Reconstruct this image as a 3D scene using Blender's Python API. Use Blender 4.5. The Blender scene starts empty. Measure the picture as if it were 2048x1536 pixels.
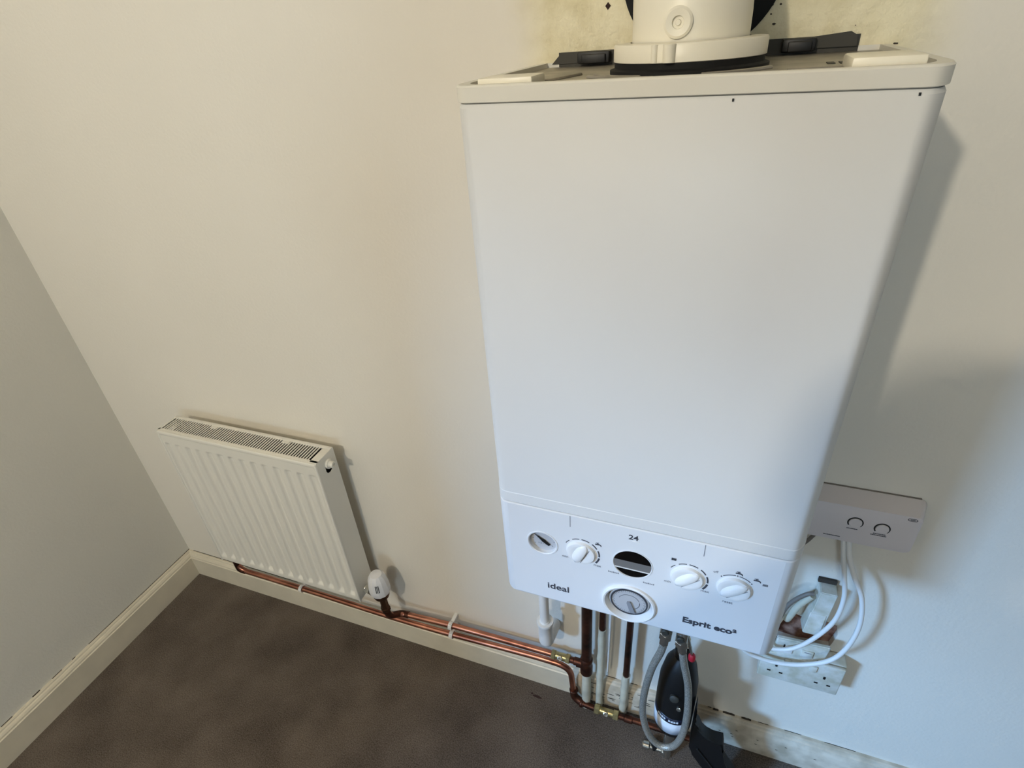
import bpy, bmesh, math, random
from mathutils import Vector, Matrix, Euler
random.seed(7)
PI = math.pi
S = bpy.context.scene
COL = S.collection
# ------------------------------------------------------------ camera, exposure
cam_d = bpy.data.cameras.new('camera'); cam = bpy.data.objects.new('camera', cam_d); COL.objects.link(cam)
cam.location = (1.5472, -0.7937, 1.4878)
cam.rotation_euler = (1.0047, 0.0669, 0.3519)
cam_d.sensor_width = 36.0; cam_d.lens = 1112.33 / 2048 * 36.0
cam_d.clip_start = 0.01; cam_d.clip_end = 50
S.camera = cam
S.view_settings.view_transform = 'Standard'; S.view_settings.look = 'None'
S.view_settings.gamma = 1.0; S.view_settings.use_curve_mapping = False
S.view_settings.exposure = 0.0
S.cycles.max_bounces = 8; S.cycles.diffuse_bounces = 5
# ------------------------------------------------------------ world and lights
W = bpy.data.worlds.new('world'); S.world = W; W.use_nodes = True
W.node_tree.nodes['Background'].inputs[0].default_value = (0.55, 0.7, 1.0, 1)
W.node_tree.nodes['Background'].inputs[1].default_value = 1.0
def light(name, kind, loc, energy, color, **kw):
    d = bpy.data.lights.new(name, kind); o = bpy.data.objects.new(name, d); COL.objects.link(o)
    o.location = loc; d.energy = energy; d.color = color
    for k, v in kw.items():
        if k == 'target': o.rotation_euler = (Vector(v) - Vector(loc)).to_track_quat('-Z', 'Y').to_euler()
        else: setattr(d, k, v)
    return o
LAMP = (0.98, -2.10, 2.19)
light('pendant_bulb', 'POINT', LAMP, 67, (1.0, 0.91, 0.75), shadow_soft_size=0.04)
# left daylight through an added beam-shaping opening, and a weaker fill lamp
light('side_daylight', 'AREA', (-1.25, -3.25, 1.92), 262, (0.27, 0.555, 1.0), shape='RECTANGLE', size=0.62, size_y=0.62, target=(1.97, 0, 0.66))
light('ambient_fill', 'AREA', (2.35, -5.15, 1.47), 35, (0.66, 0.86, 1.0), shape='RECTANGLE', size=1.0, size_y=1.1, target=(1.6, 0, 1.0))  # fill lamp added at the front to raise the ambient

# ------------------------------------------------------------ materials
def nt(name):
    m = bpy.data.materials.new(name); m.use_nodes = True
    return m, m.node_tree, m.node_tree.nodes['Principled BSDF']
def srgb(r, g, b):
    f = lambda c: (c / 255 / 12.92) if c / 255 <= 0.04045 else ((c / 255 + 0.055) / 1.055) ** 2.4
    return (f(r), f(g), f(b), 1)
def mat(name, col, rough=0.5, metal=0.0, spec=0.5, bump=0.0, bscale=200.0, var=0.0, vscale=8.0, coat=0.0, dark=None):
    m, t, b = nt(name); N = t.nodes; L = t.links
    b.inputs['Base Color'].default_value = col; b.inputs['Roughness'].default_value = rough
    b.inputs['Metallic'].default_value = metal; b.inputs['Specular IOR Level'].default_value = spec
    b.inputs['Coat Weight'].default_value = coat; b.inputs['Coat Roughness'].default_value = 0.08
    tc = N.new('ShaderNodeTexCoord')
    if var > 0:
        n = N.new('ShaderNodeTexNoise'); n.inputs['Scale'].default_value = vscale; n.inputs['Detail'].default_value = 6
        r = N.new('ShaderNodeValToRGB'); r.color_ramp.elements[0].position = 0.35; r.color_ramp.elements[1].position = 0.68
        d = dark if dark else tuple(c * (1 - var) for c in col[:3]) + (1,)
        r.color_ramp.elements[0].color = d; r.color_ramp.elements[1].color = col
        L.new(tc.outputs['Object'], n.inputs['Vector']); L.new(n.outputs['Fac'], r.inputs['Fac']); L.new(r.outputs['Color'], b.inputs['Base Color'])
    if bump > 0:
        n2 = N.new('ShaderNodeTexNoise'); n2.inputs['Scale'].default_value = bscale; n2.inputs['Detail'].default_value = 3
        bp = N.new('ShaderNodeBump'); bp.inputs['Strength'].default_value = bump; bp.inputs['Distance'].default_value = 0.001
        L.new(tc.outputs['Object'], n2.inputs['Vector']); L.new(n2.outputs['Fac'], bp.inputs['Height']); L.new(bp.outputs['Normal'], b.inputs['Normal'])
    return m
def wall_material(name, base, rough_patch=False):
    m, t, b = nt(name); N = t.nodes; L = t.links
    b.inputs['Roughness'].default_value = 0.62; b.inputs['Specular IOR Level'].default_value = 0.3
    tc = N.new('ShaderNodeTexCoord')
    n = N.new('ShaderNodeTexNoise'); n.inputs['Scale'].default_value = 1.6; n.inputs['Detail'].default_value = 4
    r = N.new('ShaderNodeValToRGB'); r.color_ramp.elements[0].position = 0.3; r.color_ramp.elements[1].position = 0.7
    r.color_ramp.elements[0].color = tuple(c * 0.955 for c in base[:3]) + (1,); r.color_ramp.elements[1].color = base
    L.new(tc.outputs['Object'], n.inputs['Vector']); L.new(n.outputs['Fac'], r.inputs['Fac'])
    n2 = N.new('ShaderNodeTexNoise'); n2.inputs['Scale'].default_value = 150; n2.inputs['Detail'].default_value = 2
    n3 = N.new('ShaderNodeTexNoise'); n3.inputs['Scale'].default_value = 9; n3.inputs['Detail'].default_value = 3
    L.new(tc.outputs['Object'], n2.inputs['Vector']); L.new(tc.outputs['Object'], n3.inputs['Vector'])
    b1 = N.new('ShaderNodeBump'); b1.inputs['Strength'].default_value = 0.5; b1.inputs['Distance'].default_value = 0.0012
    b2 = N.new('ShaderNodeBump'); b2.inputs['Strength'].default_value = 0.25; b2.inputs['Distance'].default_value = 0.004
    L.new(n2.outputs['Fac'], b1.inputs['Height']); L.new(n3.outputs['Fac'], b2.inputs['Height']); L.new(b1.outputs['Normal'], b2.inputs['Normal'])
    out = r.outputs['Color']; nrm = b2.outputs['Normal']
    if rough_patch:   # older yellowed, coarser paint behind and above the boiler
        sp = N.new('ShaderNodeSeparateXYZ'); L.new(tc.outputs['Object'], sp.inputs[0])
        def sm(sock, lo, hi):
            mr = N.new('ShaderNodeMapRange'); mr.interpolation_type = 'SMOOTHSTEP'
            mr.inputs['From Min'].default_value = lo; mr.inputs['From Max'].default_value = hi
            L.new(sock, mr.inputs['Value']); return mr.outputs['Result']
        nx = N.new('ShaderNodeMath'); nx.operation = 'MULTIPLY_ADD'; nx.inputs[1].default_value = 0.06; L.new(n3.outputs['Fac'], nx.inputs[0]); L.new(sp.outputs['X'], nx.inputs[2])
        prod = None
        for s in (sm(nx.outputs[0], 1.27, 1.34), sm(nx.outputs[0], 1.80, 1.70), sm(sp.outputs['Z'], 1.41, 1.45)):
            if prod is None: prod = s
            else:
                q = N.new('ShaderNodeMath'); q.operation = 'MULTIPLY'; L.new(prod, q.inputs[0]); L.new(s, q.inputs[1]); prod = q.outputs[0]
        mx = N.new('ShaderNodeMix'); mx.data_type = 'RGBA'
        L.new(prod, mx.inputs['Factor']); L.new(out, mx.inputs['A'])
        r4 = N.new('ShaderNodeValToRGB'); r4.color_ramp.elements[0].position = 0.35; r4.color_ramp.elements[1].position = 0.6
        r4.color_ramp.elements[0].color = srgb(219, 208, 172); r4.color_ramp.elements[1].color = srgb(234, 225, 194)
        n4 = N.new('ShaderNodeTexNoise'); n4.inputs['Scale'].default_value = 30; n4.inputs['Detail'].default_value = 6
        L.new(tc.outputs['Object'], n4.inputs['Vector']); L.new(n4.outputs['Fac'], r4.inputs['Fac']); L.new(r4.outputs['Color'], mx.inputs['B'])
        out = mx.outputs['Result']
        b3 = N.new('ShaderNodeBump'); b3.inputs['Distance'].default_value = 0.004
        st = N.new('ShaderNodeMath'); st.operation = 'MULTIPLY'; st.inputs[1].default_value = 0.7; L.new(prod, st.inputs[0]); L.new(st.outputs[0], b3.inputs['Strength'])
        n5 = N.new('ShaderNodeTexNoise'); n5.inputs['Scale'].default_value = 90; n5.inputs['Detail'].default_value = 5
        L.new(tc.outputs['Object'], n5.inputs['Vector']); L.new(n5.outputs['Fac'], b3.inputs['Height']); L.new(nrm, b3.inputs['Normal']); nrm = b3.outputs['Normal']
    L.new(out, b.inputs['Base Color']); L.new(nrm, b.inputs['Normal'])
    return m
def carpet_material():
    m, t, b = nt('carpet'); N = t.nodes; L = t.links
    b.inputs['Roughness'].default_value = 0.95; b.inputs['Specular IOR Level'].default_value = 0.1
    b.inputs['Sheen Weight'].default_value = 0.15
    tc = N.new('ShaderNodeTexCoord')
    a = N.new('ShaderNodeTexNoise'); a.inputs['Scale'].default_value = 360; a.inputs['Detail'].default_value = 3
    c = N.new('ShaderNodeTexNoise'); c.inputs['Scale'].default_value = 7; c.inputs['Detail'].default_value = 5
    mx = N.new('ShaderNodeMath'); mx.operation = 'MULTIPLY_ADD'; mx.inputs[1].default_value = 0.62
    L.new(tc.outputs['Object'], a.inputs['Vector']); L.new(tc.outputs['Object'], c.inputs['Vector'])
    h = N.new('ShaderNodeMath'); h.operation = 'MULTIPLY'; h.inputs[1].default_value = 0.38; L.new(c.outputs['Fac'], h.inputs[0])
    L.new(a.outputs['Fac'], mx.inputs[0]); L.new(h.outputs[0], mx.inputs[2])
    r = N.new('ShaderNodeValToRGB'); r.color_ramp.elements[0].position = 0.36; r.color_ramp.elements[1].position = 0.66
    r.color_ramp.elements[0].color = srgb(66, 57, 50); r.color_ramp.elements[1].color = srgb(117, 106, 96)
    L.new(mx.outputs[0], r.inputs['Fac']); L.new(r.outputs['Color'], b.inputs['Base Color'])
    bp = N.new('ShaderNodeBump'); bp.inputs['Strength'].default_value = 0.7; bp.inputs['Distance'].default_value = 0.0025
    L.new(a.outputs['Fac'], bp.inputs['Height']); L.new(bp.outputs['Normal'], b.inputs['Normal'])
    return m
def braid_material():
    m, t, b = nt('steel_braid'); N = t.nodes; L = t.links
    b.inputs['Metallic'].default_value = 0.55; b.inputs['Roughness'].default_value = 0.42
    tc = N.new('ShaderNodeTexCoord'); v = N.new('ShaderNodeTexVoronoi'); v.inputs['Scale'].default_value = 620
    L.new(tc.outputs['Object'], v.inputs['Vector'])
    r = N.new('ShaderNodeValToRGB'); r.color_ramp.elements[0].color = srgb(226, 222, 210); r.color_ramp.elements[1].color = srgb(150, 148, 140)
    r.color_ramp.elements[1].position = 0.6
    L.new(v.outputs['Distance'], r.inputs['Fac']); L.new(r.outputs['Color'], b.inputs['Base Color'])
    bp = N.new('ShaderNodeBump'); bp.inputs['Strength'].default_value = 0.6; bp.inputs['Distance'].default_value = 0.0008; bp.invert = True
    L.new(v.outputs['Distance'], bp.inputs['Height']); L.new(bp.outputs['Normal'], b.inputs['Normal'])
    return m
M = dict(
    wall=wall_material('cream_wall_paint', srgb(232, 226, 214), True),
    wall_plain=wall_material('cream_side_wall_paint', srgb(222, 219, 209)),
    wall_far=mat('taupe_wall_paint', srgb(150, 146, 138), 0.7),
    ceiling=mat('ceiling_paint', srgb(205, 202, 195), 0.8),
    carpet=carpet_material(),
    skirting=mat('cream_gloss_paint', srgb(222, 213, 192), 0.38, var=0.08, vscale=18, bump=0.12, bscale=60),
    skirting_old=mat('chipped_gloss_paint', srgb(224, 214, 196), 0.45, var=0.4, vscale=22, dark=srgb(176, 164, 144), bump=0.5, bscale=70),
    enamel=mat('white_enamel', srgb(216, 216, 214), 0.5, spec=0.35),
    enamel_warm=mat('warm_white_enamel', srgb(222, 219, 209), 0.45),
    enamel_cream=mat('cream_plastic', srgb(234, 228, 210), 0.36),
    panel=mat('white_panel_plastic', srgb(220, 221, 222), 0.48, spec=0.35),
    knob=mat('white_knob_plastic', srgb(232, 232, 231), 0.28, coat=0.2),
    print=mat('dark_grey_print', srgb(62, 64, 72), 0.6),
    print_light=mat('pale_grey_print', srgb(135, 137, 143), 0.6),
    black=mat('black_plastic', srgb(6, 6, 7), 0.5),
    rubber=mat('black_rubber', srgb(6, 6, 6), 0.8),
    steel=mat('galvanised_steel', srgb(172, 166, 156), 0.4, metal=0.7, var=0.45, vscale=26),
    dark_steel=mat('dark_steel', srgb(62, 60, 54), 0.6, metal=0.3),
    dial=mat('grey_dial_plastic', srgb(178, 179, 182), 0.35),
    dial_dark=mat('dark_dial_ring', srgb(58, 60, 66), 0.4),
    glass_dark=mat('dark_tinted_window', srgb(10, 9, 9), 0.1, coat=0.5),
    grey_reflection=mat('grey_reflection_band', srgb(112, 110, 108), 0.35),
    copper=mat('bright_copper', srgb(222, 156, 130), 0.3, metal=1.0, var=0.35, vscale=14, dark=srgb(158, 102, 84)),
    copper_dark=mat('tarnished_copper', srgb(104, 62, 46), 0.42, metal=0.8, var=0.45, vscale=24, dark=srgb(44, 28, 22)),
    copper_painted=mat('painted_pipe', srgb(206, 203, 184), 0.5, var=0.25, vscale=20, bump=0.3, bscale=60),
    brass=mat('brass', srgb(206, 190, 138), 0.3, metal=0.9, var=0.35, vscale=90),
    chrome=mat('nickel', srgb(196, 192, 182), 0.25, metal=0.95),
    bronze=mat('dark_brown_brass', srgb(82, 58, 42), 0.35, metal=0.8),
    braid=braid_material(),
    rad=mat('radiator_enamel', srgb(226, 222, 211), 0.42),
    rad_inner_shade=mat('radiator_inside_shade', srgb(34, 30, 26), 0.8),
    trv=mat('white_valve_plastic', srgb(222, 221, 222), 0.4),
    pvc=mat('white_pvc', srgb(226, 224, 220), 0.4),
    cable=mat('white_cable_sheath', srgb(232, 232, 230), 0.4),
    cable_grey=mat('grey_cable_sheath', srgb(120, 112, 104), 0.5),
    receiver=mat('white_receiver_plastic', srgb(222, 216, 218), 0.45),
    socket=mat('white_socket_plastic', srgb(224, 224, 218), 0.35, var=0.1, vscale=40, dark=srgb(192, 190, 172)),
    brick=mat('broken_brick', srgb(176, 136, 114), 0.9, var=0.6, vscale=60, dark=srgb(112, 70, 56), bump=1.0, bscale=120),
    dark_gap=mat('dark_gap', srgb(60, 52, 44), 0.9),
    soft_line=mat('grey_gap', srgb(150, 148, 142), 0.8),
    stain=mat('dark_stain', srgb(52, 34, 30), 0.95),
    red=mat('red_plastic', srgb(190, 30, 48), 0.4),
    label_white=mat('white_label', srgb(214, 220, 228), 0.4),
    label_navy=mat('navy_label', srgb(20, 26, 48), 0.4),
    glass=mat('window_glass', srgb(200, 215, 235), 0.05, spec=0.5),
)
# ------------------------------------------------------------ mesh helpers
def link(o): COL.objects.link(o); return o
def root_loc(p):
    v = Vector((0, 0, 0))
    while p is not None: v += p.location; p = p.parent
    return v
def build(name, bm, m, parent=None, loc=None, smooth=True, angle=35):
    """bm is in world coordinates; the object's origin is put at loc (top-level) or on its parent's."""
    off = root_loc(parent) if parent is not None else Vector(loc or (0, 0, 0))
    bmesh.ops.remove_doubles(bm, verts=bm.verts[:], dist=1e-6)
    bmesh.ops.recalc_face_normals(bm, faces=bm.faces[:])
    bmesh.ops.translate(bm, verts=bm.verts[:], vec=-off)
    me = bpy.data.meshes.new(name); bm.to_mesh(me); bm.free()
    for mm in (m if isinstance(m, (list, tuple)) else [m]): me.materials.append(M[mm] if isinstance(mm, str) else mm)
    if smooth:
        for p in me.polygons: p.use_smooth = True
        me.set_sharp_from_angle(angle=math.radians(angle))
    o = link(bpy.data.objects.new(name, me))
    if parent is not None: o.parent = parent
    else: o.location = off
    return o
def thing(name, label, cat, loc, group=None):
    o = link(bpy.data.objects.new(name, None)); o.empty_display_size = 0.05; o.location = loc
    o['label'] = label; o['category'] = cat
    if group: o['group'] = group
    return o
def tag(o, label, cat, group=None):
    o['label'] = label; o['category'] = cat
    if group: o['group'] = group
    return o
def struct(o): o['kind'] = 'structure'; return o
def B(): return bmesh.new()
def box(bm, x0, x1, y0, y1, z0, z1, bevel=0.0, seg=2):
    r = bmesh.ops.create_cube(bm, size=1.0); vs = r['verts']
    for v in vs:
        v.co = Vector(((x0 + x1) / 2 + v.co.x * (x1 - x0), (y0 + y1) / 2 + v.co.y * (y1 - y0), (z0 + z1) / 2 + v.co.z * (z1 - z0)))
    if bevel > 0:
        es = {e for v in vs for e in v.link_edges}
        bmesh.ops.bevel(bm, geom=list(es), offset=bevel, segments=seg, profile=0.5, affect='EDGES')
    return vs
def frame_of(d):
    d = d.normalized(); a = Vector((0, 0, 1)) if abs(d.z) < 0.9 else Vector((1, 0, 0))
    u = d.cross(a).normalized(); return u, d.cross(u).normalized()
def ring(bm, c, u, v, r, n):
    return [bm.verts.new(c + u * (r * math.cos(2 * PI * i / n)) + v * (r * math.sin(2 * PI * i / n))) for i in range(n)]
def bridge(bm, a, b):
    n = len(a)
    for i in range(n): bm.faces.new((a[i], a[(i + 1) % n], b[(i + 1) % n], b[i]))
def tube(bm, pts, r, n=16, caps=True):
    pts = [Vector(p) for p in pts]; rs = r if isinstance(r, (list, tuple)) else [r] * len(pts)
    u = v = None; prev = None; first = None
    for i, p in enumerate(pts):
        d = (pts[min(i + 1, len(pts) - 1)] - pts[max(i - 1, 0)]).normalized()
        if u is None: u, v = frame_of(d)
        else:
            u = (u - d * u.dot(d)).normalized(); v = d.cross(u).normalized()
        rg = ring(bm, p, u, v, rs[i], n)
        if prev: bridge(bm, prev, rg)
        else: first = rg
        prev = rg
    if caps: bm.faces.new(first); bm.faces.new(prev)
def smooth_path(pts, k=8):
    P = [Vector(p) for p in pts]; P = [2 * P[0] - P[1]] + P + [2 * P[-1] - P[-2]]; o = []
    for i in range(1, len(P) - 2):
        for j in range(k):
            t = j / k; a, b, c, d = P[i - 1], P[i], P[i + 1], P[i + 2]
            o.append(0.5 * ((2 * b) + (c - a) * t + (2 * a - 5 * b + 4 * c - d) * t * t + (3 * b - a - 3 * c + d) * t ** 3))
    o.append(P[-2]); return o
def bend_path(pts, rad, k=6):
    """polyline with its corners rounded to about rad"""
    P = [Vector(p) for p in pts]; o = [P[0]]
    for i in range(1, len(P) - 1):
        a = (P[i - 1] - P[i]); b = (P[i + 1] - P[i]); ra = min(rad, a.length * 0.49, b.length * 0.49)
        s = P[i] + a.normalized() * ra; e = P[i] + b.normalized() * ra
        for j in range(k + 1):
            t = j / k; o.append(s * (1 - t) ** 2 + P[i] * 2 * t * (1 - t) + e * t * t)
    o.append(P[-1]); return o
def lathe(bm, origin, axis, prof, n=32, up=None, cap0=True, cap1=True, nseg=None):
    """prof: list of (radius, distance along axis)"""
    ax = Vector(axis).normalized(); u, v = frame_of(ax); o = Vector(origin); prev = None; first = None
    for r, h in prof:
        rg = ring(bm, o + ax * h, u, v, max(r, 1e-5), n)
        if prev: bridge(bm, prev, rg)
        else: first = rg
        prev = rg
    if cap0: bm.faces.new(first)
    if cap1: bm.faces.new(prev)
def prism(bm, pts, y0, y1, bevel=0.0):
    """outline in x,z extruded from y0 to y1"""
    a = [bm.verts.new((x, y0, z)) for x, z in pts]; b = [bm.verts.new((x, y1, z)) for x, z in pts]
    bm.faces.new(a); bm.faces.new(b[::-1]); bridge(bm, a, b)
def text_mesh(name, body, size, loc, m, parent, depth=0.0004, bold=0.0, sx=1.0, align='CENTER', rot=0.0):
    c = bpy.data.curves.new(name, 'FONT'); c.body = body; c.size = size; c.align_x = align; c.align_y = 'BOTTOM_BASELINE' if False else 'CENTER'
    c.extrude = depth; c.offset = bold; c.resolution_u = 4
    t = bpy.data.objects.new(name + '_tmp', c); COL.objects.link(t); bpy.context.view_layer.update()
    me = bpy.data.meshes.new_from_object(t.evaluated_get(bpy.context.evaluated_depsgraph_get()))
    bpy.data.objects.remove(t); bpy.data.curves.remove(c)
    off = root_loc(parent)
    mt = Matrix.Translation(Vector(loc) - off) @ Matrix.Rotation(PI / 2, 4, 'X') @ Matrix.Rotation(rot, 4, 'Z') @ Matrix.Diagonal((sx, 1, 1, 1))
    me.transform(mt); me.name = name; me.materials.clear(); me.materials.append(M[m])
    o = link(bpy.data.objects.new(name, me)); o.parent = parent; return o

# ------------------------------------------------------------ the room
RX, RY, RZ = 4.4, -5.2, 2.5
bm = B(); box(bm, -0.12, RX + 0.12, RY - 0.12, 0.12, -0.12, 0.0); floor = struct(build('floor', bm, 'carpet', smooth=False))
bm = B(); box(bm, -0.12, RX + 0.12, RY - 0.12, 0.12, RZ, RZ + 0.1); struct(build('ceiling', bm, 'ceiling', smooth=False))
DY0, DY1, DZ0, DZ1 = -2.95, -1.70, 0.92, 1.58  # added window opening, sized to confine the daylight to the lower right
bm = B(); box(bm, -0.12, 0.0, DY1, 0.12, 0.0, RZ); box(bm, -0.12, 0.0, RY, DY0, 0.0, RZ); box(bm, -0.12, 0.0, DY0, DY1, DZ1, RZ); box(bm, -0.12, 0.0, DY0, DY1, 0, DZ0)
wall_left = struct(build('wall_left', bm, 'wall_plain', smooth=False))
dr = struct(link(bpy.data.objects.new('added_window', None))); dr.location = (-0.06, DY0, DZ0)
bm = B()
for y0, y1, z0, z1 in ((DY0, DY0 + .04, DZ0, DZ1), (DY1 - .04, DY1, DZ0, DZ1), (DY0, DY1, DZ1 - .04, DZ1), (DY0, DY1, DZ0, DZ0 + 0.04)): box(bm, -0.09, -0.03, y0, y1, z0, z1, 0.004)
build('window_frame', bm, 'enamel', dr)
bm = B(); box(bm, RX, RX + 0.12, RY, 0.12, 0.0, RZ); struct(build('wall_right', bm, 'wall_far', smooth=False))
# the back wall with the round hole the flue leaves through, and the broken patch over the sockets
FLX, FLZ = 1.485, 1.536
bm = B()
def wall_face(bm, y, holes):
    es = []
    def loop(pts):
        vs = [bm.verts.new((x, y, z)) for x, z in pts]
        for i in range(len(vs)): es.append(bm.edges.new((vs[i], vs[(i + 1) % len(vs)])))
        return vs
    outer = loop([(0, 0), (RX, 0), (RX, RZ), (0, RZ)]); hs = [loop(h) for h in holes]
    bmesh.ops.triangle_fill(bm, use_beauty=True, edges=es); return hs
circ = [(FLX + 0.066 * math.cos(2 * PI * i / 48), FLZ + 0.066 * math.sin(2 * PI * i / 48)) for i in range(48)]
patch = [(1.742, 0.424), (1.748, 0.452), (1.757, 0.496), (1.772, 0.503), (1.790, 0.497), (1.804, 0.505), (1.824, 0.502), (1.842, 0.497), (1.849, 0.472), (1.846, 0.446), (1.843, 0.43), (1.79, 0.42)]
hs = wall_face(bm, 0.0, [circ, patch])
for vs, dep in zip(hs, (0.118, 0.016)):
    b = [bm.verts.new((v.co.x, dep, v.co.z)) for v in vs]; bridge(bm, vs, b)
wall_back = struct(build('wall_back', bm, 'wall', smooth=False))
bm = B(); vs = [bm.verts.new((x, 0.012 + 0.003 * random.random(), z)) for x, z in patch]; bm.faces.new(vs)
build('exposed_brick', bm, 'brick', wall_back, smooth=False)
bm = B(); box(bm, 0, RX, 0.118, 0.122, 0, RZ); build('outer_leaf', bm, 'dark_gap', wall_back, smooth=False)
# small chips in the paint near the flue
def chip(pts, m='stain'):
    bm = B(); prism(bm, pts, -0.0006, 0.0004); return build('paint_chip', bm, m, wall_back, smooth=False)
def blob(cx, cz, rx, rz, n=9, tilt=0.0, jag=0.35):
    o = []
    for i in range(n):
        a = 2 * PI * i / n; k = 1 - jag * random.random(); x, z = rx * k * math.cos(a), rz * k * math.sin(a)
        o.append((cx + x * math.cos(tilt) - z * math.sin(tilt), cz + x * math.sin(tilt) + z * math.cos(tilt)))
    return o
chip([(1.3762, 1.505), (1.3795, 1.5088), (1.3828, 1.505), (1.3795, 1.5008)])
for cx, cz, rx, rz in ((1.5665, 1.4745, 0.0028, 0.0012), (1.562, 1.484, 0.0012, 0.001), (1.5705, 1.4925, 0.0014, 0.0012), (1.5625, 1.4925, 0.001, 0.001), (1.690, 1.449, 0.003, 0.001), (1.7085, 1.440, 0.001, 0.0008), (1.648, 1.468, 0.0008, 0.0006), (1.6, 1.497, 0.001, 0.0005)):
    chip(blob(cx, cz, rx, rz), 'dark_gap')
# front wall with an unseen window behind the camera, the added fill lamp before it
bm = B()
wx0, wx1, wz0, wz1 = 1.75, 2.95, 0.85, 2.1
box(bm, 0, wx0, RY - 0.12, RY, 0, RZ); box(bm, wx1, RX, RY - 0.12, RY, 0, RZ)
box(bm, wx0, wx1, RY - 0.12, RY, 0, wz0); box(bm, wx0, wx1, RY - 0.12, RY, wz1, RZ)
struct(build('wall_front', bm, 'wall_far', smooth=False))
win = struct(link(bpy.data.objects.new('window_1', None))); win.location = (2.35, RY, wz0)
bm = B()
for x0, x1, z0, z1 in ((wx0, wx0 + .05, wz0, wz1), (wx1 - .05, wx1, wz0, wz1), (wx0, wx1, wz0, wz0 + .05), (wx0, wx1, wz1 - .05, wz1), (2.33, 2.37, wz0, wz1)):
    box(bm, x0, x1, RY - 0.09, RY - 0.03, z0, z1, 0.004)
build('window_frame', bm, 'enamel', win)

# skirting boards
def skirting(bm, p0, p1, nrm, prof):
    """prof: (out from the wall, height) from the top back down to the floor"""
    a = [bm.verts.new(Vector(p0(o)) + Vector((0, 0, h))) for o, h in prof]; b = [bm.verts.new(Vector(p1(o)) + Vector((0, 0, h))) for o, h in prof]
    for i in range(len(prof) - 1): bm.faces.new((a[i], a[i + 1], b[i + 1], b[i]))
PROF = [(0.0, 0.0955), (0.0055, 0.0955), (0.0075, 0.094), (0.0085, 0.0905), (0.0125, 0.0885), (0.0158, 0.084), (0.0165, 0.0795), (0.0192, 0.0775), (0.0192, 0.0)]
bm = B(); skirting(bm, lambda o: (o, -o, 0), lambda o: (o, RY, 0), None, PROF); bl = struct(build('baseboard_left', bm, 'skirting', angle=25))
bm = B(); skirting(bm, lambda o: (o, -o, 0), lambda o: (1.343, -o, 0), None, PROF)
box(bm, 1.3425, 1.343, -0.0192, 0, 0, 0.0775); bb = struct(build('baseboard_back', bm, 'skirting', angle=25))
PROF2 = [(0.0, 0.0985), (0.007, 0.0985), (0.010, 0.097), (0.0115, 0.092), (0.0150, 0.0895), (0.0165, 0.083), (0.0185, 0.078), (0.0198, 0.0745), (0.0205, 0.0)]
bm = B(); skirting(bm, lambda o: (1.343, -o, 0), lambda o: (RX, -o, 0), None, PROF2); bo = struct(build('baseboard_right', bm, 'skirting_old', angle=25))
bm = B()   # dark joint between the boards and the wall
for pts in ([(0.02, 0.0958), (0.45, 0.0958), (0.45, 0.0966), (0.02, 0.0968)],): prism(bm, pts, -0.0012, 0.0)
box(bm, 0.0, 0.0012, -0.36, -0.0, 0.0955, 0.0967)
y = -0.4
while y > -0.85:
    l = random.uniform(0.006, 0.03); box(bm, 0.0, 0.0014, y - l, y, 0.0955, 0.0955 + random.uniform(0.001, 0.0028)); y -= l + random.uniform(0.01, 0.06)
build('joint_gap', bm, 'dark_gap', bl, smooth=False)
bm = B()
for x0, x1, h in ((1.41, 1.44, 0.0028), (1.472, 1.49, 0.0020), (1.655, 1.664, 0.003), (1.667, 1.680, 0.004), (1.689, 1.716, 0.0045), (1.730, 1.752, 0.0035), (1.765, 1.79, 0.0010), (1.82, 1.86, 0.0008), (1.90, 1.97, 0.0008)):
    o = [(x0, 0.0984), (x0 + (x1 - x0) * .5, 0.0980), (x1, 0.0984), (x1 - (x1 - x0) * .25, 0.0985 + h * .42), (x0 + (x1 - x0) * .55, 0.0985 + h * .2), (x0 + (x1 - x0) * .3, 0.0985 + h * .5)]
    prism(bm, o, -0.0042 if h > 0.003 else -0.0014, 0.0)
build('paint_gap', bm, 'dark_gap', bo, smooth=False)
bm = B()
for i in range(26):
    x = random.uniform(1.36, 1.53); z = random.uniform(0.03, 0.092); l = random.uniform(0.002, 0.012)
    prism(bm, blob(x, z, l, 0.0008, 7), -0.0209, -0.0202)
for i in range(10):
    x = random.uniform(1.64, 1.9); z = random.uniform(0.03, 0.07); prism(bm, blob(x, z, 0.003, 0.0007, 7), -0.0209, -0.0202)
build('scratch', bm, 'dark_gap', bo, smooth=False)
bm = B(); a = [bm.verts.new((x, z, 0.0006)) for x, z in blob(1.243, -0.0565, 0.016, 0.004, 12, -0.05)]; bm.faces.new(a)
a = [bm.verts.new((x, z, 0.0006)) for x, z in blob(1.226, -0.052, 0.005, 0.003, 8)]; bm.faces.new(a)
build('stain', bm, 'stain', floor, smooth=False)

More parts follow.
